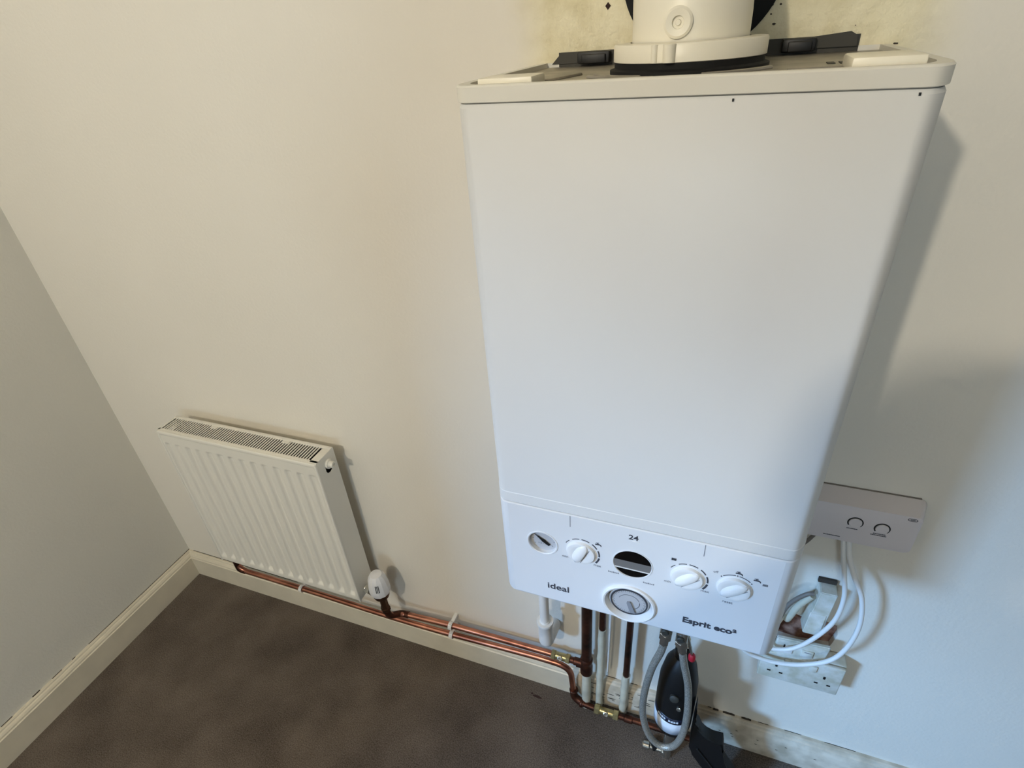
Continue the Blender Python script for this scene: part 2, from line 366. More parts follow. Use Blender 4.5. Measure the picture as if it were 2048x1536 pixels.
# ------------------------------------------------------------ boiler
BX, BZ = 1.4890, 0.749
FY = -0.2817
CA = 0.1767           # half the distance between the two creases of the front
boiler = thing('combi_boiler', 'white wall-hung combi boiler with three control knobs and a round timer', 'boiler', (BX, 0, BZ))
def plan(hw, fy, ca, step=0.0004, n=8, back=-0.001, ry=0.036):
    """half outline seen from above, left to right along the front"""
    R = [(hw, back), (hw, fy + ry)]
    for i in range(1, n + 1):
        a = (PI / 2) * i / n
        R.append((ca + (hw - ca) * math.cos(a), fy + ry - ry * math.sin(a)))
    R[-1] = (ca + 0.0008, fy + step)
    R.append((ca - 0.0008, fy))
    Lf = [(-x, y) for x, y in reversed(R)]
    return [(BX + x, y) for x, y in (R + Lf)]
def shell(bm, rings, cap_top=True, cap_bot=True, front_open=None):
    prev = None; first = None; n = None
    for pl, z in rings:
        rg = [bm.verts.new((x, y, z)) for x, y in pl]; n = len(rg)
        if prev:
            for i in range(n):
                if front_open is not None and i == front_open: continue
                bm.faces.new((prev[i], prev[(i + 1) % n], rg[(i + 1) % n], rg[i]))
        else: first = rg
        prev = rg
    if cap_bot: bm.faces.new(first)
    if cap_top: bm.faces.new(prev)
    return first, prev
HW = 0.1962
zs, zl, zt = BZ + 0.1918, BZ + 0.6853, BZ + 0.7
P_ = lambda d: plan(HW - d, FY + d, CA)
bm = B()
shell(bm, [(P_(0.002), zs + 0.0008), (P_(0.0), zs + 0.0020), (P_(0.0), zs + 0.018), (P_(0.0006), zs + 0.019), (P_(0.0004), zl - 0.004), (P_(0.0022), zl - 0.0006)])
casing = build('casing', bm, 'enamel', boiler, angle=28)
bm = B(); shell(bm, [(P_(0.003), zs - 0.002), (P_(0.003), zs + 0.002)]); build('lower_seam', bm, 'soft_line', boiler)
bm = B(); shell(bm, [(P_(0.003), zl - 0.003), (P_(0.003), zl + 0.003)]); build('upper_seam', bm, 'soft_line', boiler)
for sx_ in (1.5387, 1.6625):
    bm = B(); box(bm, sx_ - 0.0007, sx_ + 0.0007, FY - 0.0004, FY + 0.001, zl - 0.0045, zl - 0.0025); build('chip_mark', bm, 'black', boiler, smooth=False)
# the top frame: a band round the top edge with a sunk steel plate
bm = B()
outer = plan(HW + 0.0004, FY - 0.0004, CA); mid = plan(HW - 0.001, FY + 0.001, CA)
def inset(pl, d, by=-0.0012): return [(BX + (x - BX) * (1 - d / HW), max(min(y + d, by), FY + d)) for x, y in pl]
inner = inset(outer, 0.010)
rg = []
for pl, z in ((P_(0.0015), zl + 0.0002), (outer, zl + 0.0010), (outer, zt - 0.0016), (mid, zt), (inner, zt), (inner, zt - 0.007)):
    r_ = [bm.verts.new((x, y, z)) for x, y in pl]
    if rg: bridge(bm, rg[-1], r_)
    rg.append(r_)
build('top_frame', bm, 'enamel_warm', boiler, angle=28)
bm = B(); bm.faces.new([bm.verts.new((x, y, zt - 0.005)) for x, y in inset(outer, 0.0095)])
for x0, x1, y0, y1 in ((-0.14, -0.10, -0.20, -0.17), (0.10, 0.16, -0.06, -0.03)):
    pass
# pressed ribs round the flue outlet and along the sides
for a0, a1, rr in ((200, 250, 0.088), (285, 338, 0.086), (210, 260, 0.098)):
    tube(bm, [(BX - 0.002 + rr * math.cos(math.radians(a)), -0.142 + rr * math.sin(math.radians(a)), zt - 0.0045) for a in range(a0, a1 + 1, 5)], 0.0022, 8)
tube(bm, [(BX - 0.13, -0.24, zt - 0.0045), (BX - 0.105, -0.15, zt - 0.0045)], 0.0022, 8)
tube(bm, [(BX + 0.088, -0.215, zt - 0.0045), (BX + 0.15, -0.205, zt - 0.0045)], 0.0012, 8)
build('top_plate', bm, 'steel', boiler)
bm = B(); box(bm, BX - 0.170, BX - 0.170 + 0.052, -0.271, -0.232, zt - 0.004, zt + 0.0044, 0.0016); build('corner_tab', bm, 'enamel_cream', boiler)
bm = B(); box(bm, BX + 0.128, BX + 0.176, -0.268, -0.215, zt - 0.004, zt + 0.0058, 0.0022); build('corner_tab', bm, 'enamel_cream', boiler)
bm = B()
for x in (1.612, 1.622, 1.634, 1.641): box(bm, x, x + 0.006, -0.165, -0.148, zt - 0.0048, zt - 0.0042)
build('vent_slot', bm, 'dark_steel', boiler, smooth=False)
# control panel: rounded body, flat front pierced for gauge, window and timer
GX, GZ, GR = 1.3613, 0.8732, 0.0213
DX, DZ, DR = 1.4880, 0.8722, 0.0258
TX, TZ, TR = 1.4868, 0.7895, 0.0372
bm = B()
pf = plan(HW, FY, CA); nR = len(pf) // 2
fo = nR - 1
PP = lambda d: plan(HW - d, FY + d, CA)
_, top = shell(bm, [(PP(0.004), BZ + 0.0002), (PP(0.0016), BZ + 0.0006), (PP(0.0), BZ + 0.004), (PP(0.0), zs - 0.0024), (PP(0.0016), zs - 0.001), (PP(0.004), zs - 0.0008)], front_open=fo)
panel = build('control_panel', bm, 'panel', boiler, angle=28)
bm = B(); es = []; loops = []
def floop(pts, y=FY):
    vs = [bm.verts.new((x, y, z)) for x, z in pts]
    for i in range(len(vs)): es.append(bm.edges.new((vs[i], vs[(i + 1) % len(vs)])))
    return vs
cc = CA - 0.0008
def circle(cx, cz, r, n=48): return [(cx + r * math.cos(2 * PI * i / n), cz + r * math.sin(2 * PI * i / n)) for i in range(n)]
floop([(BX - cc, BZ + 0.004), (BX + cc, BZ + 0.004), (BX + cc, zs - 0.0024), (BX - cc, zs - 0.0024)])
h1 = floop(circle(GX, GZ, GR)); h2 = floop(circle(DX, DZ, DR)); h3 = floop([p for p in circle(TX, TZ, TR - 0.001, 64)])
bmesh.ops.triangle_fill(bm, use_beauty=True, edges=es)
a, b = PP(0.0016), PP(0.004)
i0, i1 = fo, fo + 1
for r0, r1 in (([(BX + cc, FY, BZ + 0.004), (BX - cc, FY, BZ + 0.004)], [(a[i0][0], a[i0][1], BZ + 0.0006), (a[i1][0], a[i1][1], BZ + 0.0006)]),
               ([(a[i0][0], a[i0][1], BZ + 0.0006), (a[i1][0], a[i1][1], BZ + 0.0006)], [(b[i0][0], b[i0][1], BZ + 0.0002), (b[i1][0], b[i1][1], BZ + 0.0002)]),
               ([(BX + cc, FY, zs - 0.0024), (BX - cc, FY, zs - 0.0024)], [(a[i0][0], a[i0][1], zs - 0.001), (a[i1][0], a[i1][1], zs - 0.001)]),
               ([(a[i0][0], a[i0][1], zs - 0.001), (a[i1][0], a[i1][1], zs - 0.001)], [(b[i0][0], b[i0][1], zs - 0.0008), (b[i1][0], b[i1][1], zs - 0.0008)])):
    q = [bm.verts.new(p) for p in (r0[0], r0[1], r1[1], r1[0])]; bm.faces.new(q)
fascia = build('fascia', bm, 'panel', boiler, angle=20)
for tx in (1.4024, 1.5746):
    bm = B(); box(bm, tx - 0.0005, tx + 0.0005, FY - 0.0002, FY + 0.0006, zs - 0.0225, zs - 0.0022); build('split_mark', bm, 'print_light', boiler, smooth=False)
AX = (0, -1, 0)
def frm(cx, cz, y=FY): return (cx, y, cz)
# pressure gauge
bm = B(); lathe(bm, frm(GX, GZ), AX, [(GR + 0.0022, -0.0004), (GR + 0.0016, 0.0008), (GR, 0.0010), (GR - 0.0012, 0.0), (GR - 0.0014, -0.009)], 48, cap0=False, cap1=False); gauge = build('pressure_gauge', bm, 'panel', boiler)
bm = B(); lathe(bm, frm(GX, GZ), AX, [(GR - 0.001, -0.009), (GR - 0.0011, -0.0055), (GR - 0.003, -0.006)], 48, cap0=True, cap1=True); build('dial', bm, 'dial', gauge)
bm = B(); 
na = math.radians(141); dx, dz = math.cos(na), math.sin(na); cy = FY + 0.0048
def plate(bm, pts, y, t=0.0006): prism(bm, pts, y - t, y)
n_ = (-dz, dx)
plate(bm, [(GX + dx * 0.0165, GZ + dz * 0.0165), (GX + n_[0] * 0.0019 + dx * 0.003, GZ + n_[1] * 0.0019 + dz * 0.003), (GX + n_[0] * 0.0028, GZ + n_[1] * 0.0028), (GX + n_[0] * 0.0019 - dx * 0.0115, GZ + n_[1] * 0.0019 - dz * 0.0115),
           (GX - n_[0] * 0.0019 - dx * 0.0115, GZ - n_[1] * 0.0019 - dz * 0.0115), (GX - n_[0] * 0.0028, GZ - n_[1] * 0.0028), (GX - n_[0] * 0.0019 + dx * 0.003, GZ - n_[1] * 0.0019 + dz * 0.003)], cy)
build('needle', bm, 'black', gauge, smooth=False)
bm = B()
for a in (215, 180, 145, 90, 45, 0, -35):
    a = math.radians(a); plate(bm, [(GX + (0.0145 + du) * math.cos(a) - w * math.sin(a), GZ + (0.0145 + du) * math.sin(a) + w * math.cos(a)) for du, w in ((0, -.0004), (0.0022, -.0004), (0.0022, .0004), (0, .0004))], FY + 0.0058, 0.0002)
for k in range(5): plate(bm, [(GX - 0.008 + k * 0.0034, GZ - 0.0075 - 0.0012 * (k % 2)), (GX - 0.0065 + k * 0.0034, GZ - 0.0075 - 0.0012 * (k % 2)), (GX - 0.0065 + k * 0.0034, GZ - 0.0066), (GX - 0.008 + k * 0.0034, GZ - 0.0066)], FY + 0.0058, 0.0002)
build('dial_mark', bm, 'print_light', gauge, smooth=False)
# knobs
def arc_band(bm, cx, cz, r0, r1, a0, a1, y, t=0.0003, n=10):
    a0, a1 = math.radians(a0), math.radians(a1)
    o = [(cx + r1 * math.cos(a0 + (a1 - a0) * i / n), cz + r1 * math.sin(a0 + (a1 - a0) * i / n)) for i in range(n + 1)]
    i_ = [(cx + r0 * math.cos(a0 + (a1 - a0) * i / n), cz + r0 * math.sin(a0 + (a1 - a0) * i / n)) for i in range(n + 1)]
    for k in range(n):
        prism(bm, [o[k], o[k + 1], i_[k + 1], i_[k]], y - t, y)
def knob(cx, cz, grip, r=0.0202, h=0.0085):
    bm = B(); lathe(bm, frm(cx, cz), AX, [(r + 0.0014, -0.0002), (r + 0.0014, 0.0003), (r + 0.0002, 0.0004), (r, 0.0018), (r - 0.0009, 0.0042), (r - 0.0045, 0.0050), (r - 0.0065, 0.0046), (0.001, 0.0038)], 48)
    k = build('control_knob', bm, 'knob', boiler)
    bm = B(); a = math.radians(grip); ca, sa = math.cos(a), math.sin(a)
    n = 14; rows = []
    for i in range(n + 1):       # a raised grip across the knob, widest at its foot
        u = -1 + 2 * i / n; L_ = u * (r - 0.0012); w = 0.0056 * math.sqrt(max(0.0, 1 - (abs(u) ** 4))) + 0.0006; hh = h * (1 - 0.35 * u * u) 
        row = []
        for s, y_ in ((-1.0, 0.0036), (-0.8, hh * 0.9), (-0.6, hh), (0.6, hh), (1.0, hh * 0.8), (1.7, 0.0036)):
            ww = w * s; row.append(bm.verts.new((cx + L_ * ca - ww * sa, FY - y_, cz + L_ * sa + ww * ca)))
        rows.append(row)
    for i in range(n):
        for j in range(5): bm.faces.new((rows[i][j], rows[i + 1][j], rows[i + 1][j + 1], rows[i][j + 1]))
    bm.faces.new(rows[0]); bm.faces.new(rows[-1][::-1])
    build('grip', bm, 'knob', k, angle=50)
    bm = B(); prism(bm, [(cx + L_ * ca - w * sa, cz + L_ * sa + w * ca) for L_, w in ((-0.015, -0.0062), (0.015, -0.0062), (0.015, -0.0070), (-0.015, -0.0070))], FY - 0.0052, FY - 0.004)
    build('pointer_shade_line', bm, 'print_light', k, smooth=False)  # dark line beside the grip, standing for shade on the second and third knobs
    return k
K = ((1.4176, 0.8732, 66), (1.5590, 0.8722, 45), (1.6160, 0.8722, 41))
for cx, cz, g in K: knob(cx, cz, g)
bm = B()
for a0, a1, w in ((150, 132, .0010), (120, 96, .0012), (89, 63, .0014), (53, 30, .0017), (22, -4, .0021), (-10, -36, .0026)): arc_band(bm, K[0][0], K[0][1], 0.0243, 0.0243 + w, a0, a1, FY)
build('scale_mark', bm, 'print', boiler, smooth=False)
bm = B()
for a0, a1, w in ((150, 132, .0010), (120, 96, .0012), (89, 63, .0014), (53, 30, .0017), (22, -4, .0021), (-10, -36, .0026)): arc_band(bm, K[1][0], K[1][1], 0.0243, 0.0243 + w, a0, a1, FY)
build('scale_mark', bm, 'print', boiler, smooth=False)
bm = B(); arc_band(bm, K[2][0], K[2][1], 0.0240, 0.0250, 128, 92, FY); arc_band(bm, K[2][0], K[2][1], 0.0240, 0.0250, 82, 46, FY)
for a in (134, 87, 40): prism(bm, circle(K[2][0] + 0.0246 * math.cos(math.radians(a)), K[2][1] + 0.0246 * math.sin(math.radians(a)), 0.0009, 10), FY - 0.0003, FY)
build('scale_mark', bm, 'print', boiler, smooth=False)
def tap_icon(bm, x, z, s=1.0):
    prism(bm, [(x - .0042 * s, z + .0002), (x + .001 * s, z + .0012), (x + .0042 * s, z - .0008), (x + .0046 * s, z - .0034), (x + .0036 * s, z - .0034), (x + .0024 * s, z - .0014), (x - .0042 * s, z - .0016)], FY - 0.0003, FY)
    prism(bm, [(x - .0034 * s, z + .0024), (x + .001 * s, z + .0034), (x + .0008 * s, z + .0022), (x - .0004 * s, z + .0018), (x - .0004 * s, z + .0008), (x - .0016 * s, z + .0008), (x - .0016 * s, z + .002), (x - .0034 * s, z + .0014)], FY - 0.0003, FY)
def rad_icon(bm, x, z, w=0.0062, h=0.0042):
    for k in range(4): prism(bm, [(x - w / 2 + k * w / 4, z - h / 2), (x - w / 2 + (k + .8) * w / 4, z - h / 2), (x - w / 2 + (k + .8) * w / 4, z + h / 2), (x - w / 2 + k * w / 4, z + h / 2)], FY - 0.0003, FY)
    prism(bm, [(x - w / 2, z - .0004), (x + w / 2, z - .0004), (x + w / 2, z + .0004), (x - w / 2, z + .0004)], FY - 0.0003, FY)
bm = B(); tap_icon(bm, 1.4412, 0.8962); build('tap_symbol', bm, 'print', boiler, smooth=False)
bm = B(); tap_icon(bm, 1.6185, 0.9020); build('tap_symbol', bm, 'print', boiler, smooth=False)
bm = B(); tap_icon(bm, 1.6400, 0.8965); build('tap_symbol', bm, 'print', boiler, smooth=False)
bm = B(); rad_icon(bm, 1.6500, 0.8910, 0.0062, 0.0040); build('radiator_symbol', bm, 'print_light', boiler, smooth=False)
bm = B(); rad_icon(bm, 1.5400, 0.9010, 0.0062, 0.0044); build('radiator_symbol', bm, 'print', boiler, smooth=False)
text_mesh('lettering', 'min', 0.0062, (1.3945, FY, 0.8570), 'print_light', boiler)
text_mesh('lettering', 'max', 0.0062, (1.4405, FY, 0.8535), 'print_light', boiler)
text_mesh('lettering', 'min', 0.0062, (1.5352, FY, 0.8560), 'print_light', boiler)
text_mesh('lettering', 'max', 0.0062, (1.5828, FY, 0.8540), 'print_light', boiler)
text_mesh('lettering', 'off', 0.0055, (1.5915, FY, 0.8955), 'print_light', boiler)
text_mesh('lettering', 'reset', 0.0062, (1.6120, FY, 0.8435), 'print_light', boiler)
for x0_, z_ in ((1.4560, 0.8475), (1.5040, 0.8418)):      # words too small to read in the photograph
    bm = B(); x_ = x0_
    for k in range(7): box(bm, x_, x_ + 0.0016, FY - 0.0003, FY + 0.0002, z_ - 0.0010, z_ + 0.0010 + 0.0006 * (k % 3 == 0)); x_ += 0.0022
    build('faint_print', bm, 'print_light', boiler, smooth=False)
text_mesh('lettering', '24', 0.0118, (1.4872, FY, 0.9235), 'print', boiler, bold=0.0002, sx=1.1)
text_mesh('lettering', 'ideal', 0.0172, (1.3828, FY, 0.7835), 'print', boiler, bold=0.00025, sx=1.08)
text_mesh('lettering', 'Esprit eco\u00b2', 0.0155, (1.5960, FY, 0.7850), 'print', boiler, bold=0.00055, sx=1.03)
bm = B(); box(bm, 1.4860, 1.4950, FY - 0.0008, FY + 0.0006, 0.9165, 0.9180, 0.0003); build('raised_bar', bm, 'knob', boiler)  # small raised white bar under the rating number
# display window, its reflection inlaid as a grey band and a white line
bm = B(); lathe(bm, frm(DX, DZ), AX, [(DR + 0.0013, -0.0002), (DR + 0.0011, 0.0008), (DR, 0.0008), (DR - 0.0006, -0.0005)], 48, cap0=False, cap1=False); disp = build('display_window', bm, 'panel', boiler)
def chord(z0, z1, r=DR, n=14):
    o = []
    for s, rng in ((1, range(n + 1)), (-1, range(n, -1, -1))):
        for i in rng:
            z = z0 + (z1 - z0) * i / n; o.append((DX + s * math.sqrt(max(r * r - z * z, 0)), DZ + z))
    return o
bm = B(); prism(bm, chord(0.004, DR - 1e-4), FY + 0.0004, FY + 0.002); build('glass', bm, 'glass_dark', disp, smooth=False)
bm = B(); prism(bm, chord(-0.0098, 0.004), FY + 0.0004, FY + 0.002); build('reflection_band', bm, 'grey_reflection', disp, smooth=False)
bm = B(); prism(bm, chord(-0.0112, -0.0098), FY - 0.0004, FY + 0.002); build('reflection_line', bm, 'knob', disp, smooth=False)
bm = B(); prism(bm, chord(-DR + 1e-4, -0.0112), FY + 0.0004, FY + 0.002); build('glass', bm, 'glass_dark', disp, smooth=False)
# round mechanical timer in a sloping bowl
bm = B(); lathe(bm, frm(TX, TZ), AX, [(TR + 0.0012, -0.0006), (TR + 0.0006, 0.0030), (TR - 0.0012, 0.0042), (TR - 0.0034, 0.0034), (TR - 0.0072, -0.004), (TR - 0.0080, -0.010)], 64, cap0=False, cap1=False); timer = build('timer', bm, 'knob', boiler)
bm = B(); lathe(bm, frm(TX, TZ), AX, [(TR - 0.0082, -0.010), (TR - 0.0086, -0.0035), (TR - 0.0105, -0.0025), (TR - 0.0108, -0.0035)], 64, cap0=True, cap1=True); build('timer_ring', bm, 'dial', timer)
bm = B(); lathe(bm, frm(TX, TZ), AX, [(TR - 0.0106, -0.0034), (TR - 0.0108, -0.0012), (TR - 0.0126, -0.0010), (TR - 0.0128, -0.0032)], 64, cap0=False, cap1=False); build('timer_ring', bm, 'dial_dark', timer)
bm = B(); lathe(bm, frm(TX, TZ), AX, [(TR - 0.0127, -0.0034), (TR - 0.0127, -0.0022), (0.001, -0.0021)], 64); build('dial', bm, 'dial', timer)
bm = B(); yt = FY + 0.0021
for k in range(48):
    a = 360 * k / 48; l = 0.0022 if k % 2 else 0.0034
    a = math.radians(a); r1 = TR - 0.0134; plate(bm, [(TX + (r1 - du) * math.cos(a) - w * math.sin(a), TZ + (r1 - du) * math.sin(a) + w * math.cos(a)) for du, w in ((0, -.00018), (l, -.00018), (l, .00018), (0, .00018))], yt, 0.0002)
arc_band(bm, TX, TZ, 0.0148, 0.0153, 20, 160, yt, 0.0002); arc_band(bm, TX, TZ, 0.0148, 0.0155, -60, 10, yt, 0.0002)
build('dial_mark', bm, 'dial_dark', timer, smooth=False)
bm = B(); a = math.radians(-72); ca, sa = math.cos(a), math.sin(a)
prism(bm, [(TX + l * ca - w * sa, TZ + l * sa + w * ca) for l, w in ((-0.002, -0.0022), (0.0, -0.003), (0.021, -0.0036), (0.022, 0.0036), (0.0, 0.003), (-0.002, 0.0022))], yt - 0.0025, yt); build('timer_hand', bm, 'print_light', timer, smooth=False)
# underside plate and its outlets, seen only from below
bm = B(); box(bm, BX - 0.18, BX + 0.18, -0.265, -0.004, BZ + 0.012, BZ + 0.016); build('base_plate', bm, 'steel', boiler, smooth=False)

# wall bracket behind the boiler top
br = thing('wall_bracket', 'dark steel hanging bracket on the wall along the back of the boiler top', 'bracket', (BX, 0, 1.43))
bm = B(); box(bm, 1.318, 1.655, -0.0016, -0.0002, 1.42, 1.4600, 0.0); prism(bm, [(1.309, 1.4475), (1.322, 1.4600), (1.38, 1.4600), (1.38, 1.4475)], -0.003, -0.0016)
build('rail', bm, 'dark_steel', br, smooth=False)
for x0, x1 in ((1.345, 1.385), (1.578, 1.612)):
    bm = B(); box(bm, x0, x1, -0.014, -0.0016, 1.447, 1.4595, 0.0015); box(bm, x0 + 0.006, x1 - 0.004, -0.018, -0.0016, 1.447, 1.4570, 0.0015); build('clip', bm, 'black', br)
bm = B(); prism(bm, [(1.609, 1.449), (1.609, 1.460), (1.645, 1.4630), (1.652, 1.459), (1.653, 1.449)], -0.005, -0.0016); build('hook_plate', bm, 'dark_steel', br, smooth=False)

# ------------------------------------------------------------ flue
FCX, FCY = 1.4895, -0.142
flue = thing('flue_elbow', 'white flue elbow standing on top of the boiler and turning into the wall', 'flue', (FCX, FCY, zt - 0.005))
bm = B(); lathe(bm, (FCX, FCY, zt - 0.005), (0, 0, 1), [(0.075, 0), (0.075, 0.0035), (0.0705, 0.005), (0.0705, 0.0105)], 64); build('gasket', bm, 'rubber', flue)
bm = B(); lathe(bm, (FCX, FCY, zt), (0, 0, 1), [(0.0695, 0.0045), (0.0715, 0.0055), (0.0715, 0.0185), (0.0705, 0.0200), (0.0560, 0.0206)], 64, cap1=False)
collar = build('collar', bm, 'enamel_cream', flue)
for a, w in ((262, 0.010), (251, 0.006)):
    a = math.radians(a); cx, cy = FCX + 0.0712 * math.cos(a), FCY + 0.0712 * math.sin(a)
    bm = B(); lathe(bm, (cx, cy, zt), (0, 0, 1), [(0.0055 if w > .008 else 0.003, 0.0055), (0.0058 if w > .008 else 0.003, 0.0195), (0.0045 if w > .008 else 0.002, 0.0203)], 20); build('clamp_lug', bm, 'enamel_cream', collar)
bm = B(); path = [(FCX, FCY, zt + 0.012), (FCX, FCY, zt + 0.040)]
for i in range(1, 11):
    a = (PI / 2) * i / 10; path.append((FCX - 0.0045 * i / 10, FCY + 0.052 * (1 - math.cos(a)), zt + 0.040 + 0.047 * math.sin(a)))
path += [(FLX, 0.01, FLZ), (FLX, 0.10, FLZ)]
tube(bm, path, 0.0542, 48); build('pipe', bm, 'enamel_cream', flue)
bm = B(); tp = (FCX - 0.006, FCY - 0.052, zt + 0.0352)
lathe(bm, tp, (0, -1, 0.0), [(0.0125, 0), (0.0125, 0.0040), (0.0105, 0.0052), (0.0052, 0.0046), (0.0048, 0.0022), (0.0026, 0.0022), (0.0022, 0.0040)], 32, cap0=False); build('test_plug', bm, 'enamel_cream', flue)
bm = B(); lathe(bm, (FLX, 0.0, FLZ), (0, -1, 0), [(0.0890, 0.0), (0.0890, 0.002), (0.084, 0.0035), (0.0560, 0.0045), (0.0545, 0.003), (0.0545, -0.01)], 64, cap0=False, cap1=False)
tag(build('wall_seal', bm, 'rubber', None, (FLX, 0, FLZ)), 'black round rubber seal on the wall behind the white flue elbow', 'seal')

# ------------------------------------------------------------ radiator
RX0, RW, RZB, RH, RB, RF = 0.3157, 0.470, 0.2640, 0.4660, -0.035, -0.099
rad = thing('panel_radiator', 'small white convector radiator low on the wall with a slotted top grille', 'radiator', (RX0 + RW / 2, RB, RZB))
def flute_panel(yf, s, thick, m):
    bm = B(); nx, nz = 14 * 16, 130; pitch = (RW - 0.006) / 14
    rows = []
    for j in range(nz + 1):
        v = j / nz
        z = RZB + 0.002 + (RH - 0.006) * v
        row = []
        for i in range(nx + 1):
            x = RX0 + 0.003 + (RW - 0.006) * i / nx
            u = ((i / 16) % 1.0) - 0.5
            q_ = min(1.0, max(0.0, (0.31 - abs(u)) / 0.13)); prof = q_ * q_ * (3 - 2 * q_)
            zz = z - RZB
            e0 = min(1, max(0, (zz - 0.018) / 0.013)); e1 = min(1, max(0, (RH - 0.036 - zz) / 0.006))
            d = 0.0068 * prof * e0 * e0 * (3 - 2 * e0) * e1 * e1 * (3 - 2 * e1)
            edge = 0.0
            t = min(i, nx - i)
            if t == 0: edge = 0.003
            if j in (0, nz): edge = max(edge, 0.0025)
            row.append(bm.verts.new((x, yf + s * (d + edge), z)))
        rows.append(row)
    for j in range(nz):
        for i in range(nx): bm.faces.new((rows[j][i], rows[j][i + 1], rows[j + 1][i + 1], rows[j + 1][i]))
    return bm
build('front_panel', flute_panel(RF + 0.0006, 1, 0, 'rad'), 'rad', rad, angle=60)
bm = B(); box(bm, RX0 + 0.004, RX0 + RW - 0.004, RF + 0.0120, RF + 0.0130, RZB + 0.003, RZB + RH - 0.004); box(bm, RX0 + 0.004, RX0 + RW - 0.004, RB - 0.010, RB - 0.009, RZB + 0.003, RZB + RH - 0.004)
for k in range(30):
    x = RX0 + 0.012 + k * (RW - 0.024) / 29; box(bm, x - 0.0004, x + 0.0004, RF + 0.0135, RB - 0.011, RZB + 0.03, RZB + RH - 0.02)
build('fin', bm, 'rad_inner_shade', rad, smooth=False)  # inside coloured near black to put shade into the grille slots
bm = B(); box(bm, RX0 + 0.003, RX0 + RW - 0.003, RB - 0.003, RB, RZB + 0.002, RZB + RH - 0.003, 0.001); build('rear_panel', bm, 'rad', rad)
# front edge strips: rolled top and side edges
bm = B(); box(bm, RX0, RX0 + RW, RF - 0.0006, RF + 0.006, RZB + RH - 0.012, RZB + RH, 0.0042, 4)
build('top_rail', bm, 'rad', rad)
for xa, xb in ((RX0 + RW - 0.0045, RX0 + RW + 0.0004), (RX0 - 0.0004, RX0 + 0.0045)):
    bm = B(); box(bm, xa, xb, RF - 0.0010, RF + 0.006, RZB, RZB + RH - 0.004, 0.0022, 3); build('edge_strip', bm, 'rad', rad)
zt_r = RZB + RH
bm = B(); box(bm, RX0, RX0 + RW, RF + 0.004, RF + 0.0125, zt_r - 0.002, zt_r, 0.0005); box(bm, RX0, RX0 + RW, RB - 0.0095, RB, zt_r - 0.002, zt_r + 0.0004, 0.0005)
box(bm, RX0, RX0 + 0.006, RF + 0.006, RB - 0.004, zt_r - 0.002, zt_r, 0.0005); box(bm, RX0 + RW - 0.020, RX0 + RW, RF + 0.006, RB - 0.004, zt_r - 0.002, zt_r, 0.0005)
ns = 62; p0_, p1_ = RX0 + 0.006, RX0 + RW - 0.020
for k in range(1, ns):
    x = p0_ + (p1_ - p0_) * k / ns; box(bm, x - 0.0017, x + 0.0017, RF + 0.008, RB - 0.006, zt_r - 0.0012, zt_r - 0.0002, 0.0)
for xc in (RX0 + 0.137, RX0 + 0.352): box(bm, xc - 0.009, xc + 0.009, RB - 0.018, RB - 0.006, zt_r - 0.002, zt_r, 0.0)
build('top_grille', bm, 'rad', rad)
def side(x, s):
    bm = B(); n = 24; es_ = []
    ys = (RF + 0.003, RB); zz = (RZB + 0.004, zt_r - 0.001)
    vs = [bm.verts.new((x, y_, z_)) for y_, z_ in ((ys[0], zz[0]), (ys[1], zz[0]), (ys[1], zz[1]), (ys[0], zz[1]))]
    es_ = [bm.edges.new((vs[i], vs[(i + 1) % 4])) for i in range(4)]
    hc = (-0.062, zt_r - 0.028); hv = []
    for i in range(n):
        a = 2 * PI * i / n; dz_ = 0.0118 * math.sin(a) - (0.010 if math.sin(a) < 0 else 0); hv.append(bm.verts.new((x, hc[0] + 0.0118 * math.cos(a), hc[1] + dz_)))
    es_ += [bm.edges.new((hv[i], hv[(i + 1) % n])) for i in range(n)]
    bmesh.ops.triangle_fill(bm, use_beauty=True, edges=es_)
    o = build('side_panel', bm, 'rad', rad, smooth=False)
    md = o.modifiers.new('thickness', 'SOLIDIFY'); md.thickness = 0.0014; md.offset = 0
side(RX0 + RW - 0.0005, 1); side(RX0 + 0.0005, -1)
bx_ = RX0 + RW
bm = B(); lathe(bm, (bx_ - 0.006, -0.062, zt_r - 0.026), (1, 0, 0), [(0.0112, 0), (0.0112, 0.011), (0.0085, 0.0115), (0.0085, 0.0135), (0.0078, 0.014), (0.0078, 0.022), (0.0042, 0.0225), (0.0035, 0.018)], 24); build('bleed_plug', bm, 'rad', rad)
for xb in (RX0 + 0.08, RX0 + RW - 0.08):
    bm = B(); box(bm, xb - 0.015, xb + 0.015, RB, 0.0, RZB + 0.05, RZB + RH - 0.06, 0.002); build('wall_bracket', bm, 'rad', rad)

# thermostatic valve at the radiator's right end
VX, VY = 0.834, -0.070
trv = thing('thermostatic_valve', 'white thermostatic radiator valve with dark brass body right of the radiator', 'valve', (VX, VY, 0.20))
bm = B(); lathe(bm, (VX, VY, 0.288), (0.0, 0.0, 1), [(0.0200, 0.0), (0.0250, 0.005), (0.0275, 0.016), (0.0272, 0.026), (0.0235, 0.052), (0.0205, 0.062), (0.0150, 0.070), (0.006, 0.072)], 12); hd = build('sensor_head', bm, 'trv', trv, angle=20)
for k in (-1, 0, 1):
    bm = B(); a = math.radians(-62 + k * 8); r0, r1 = 0.0268, 0.0240
    d = Vector((math.cos(a), math.sin(a), 0)); tube(bm, [Vector((VX, VY, 0.317)) + d * 0.0264, Vector((VX, VY, 0.339)) + d * 0.0236], 0.0010, 6); build('grip_slot', bm, 'black', hd)
bm = B(); lathe(bm, (VX, VY, 0.266), (0, 0, 1), [(0.011, 0), (0.019, 0.008), (0.0205, 0.012), (0.0205, 0.024)], 24)
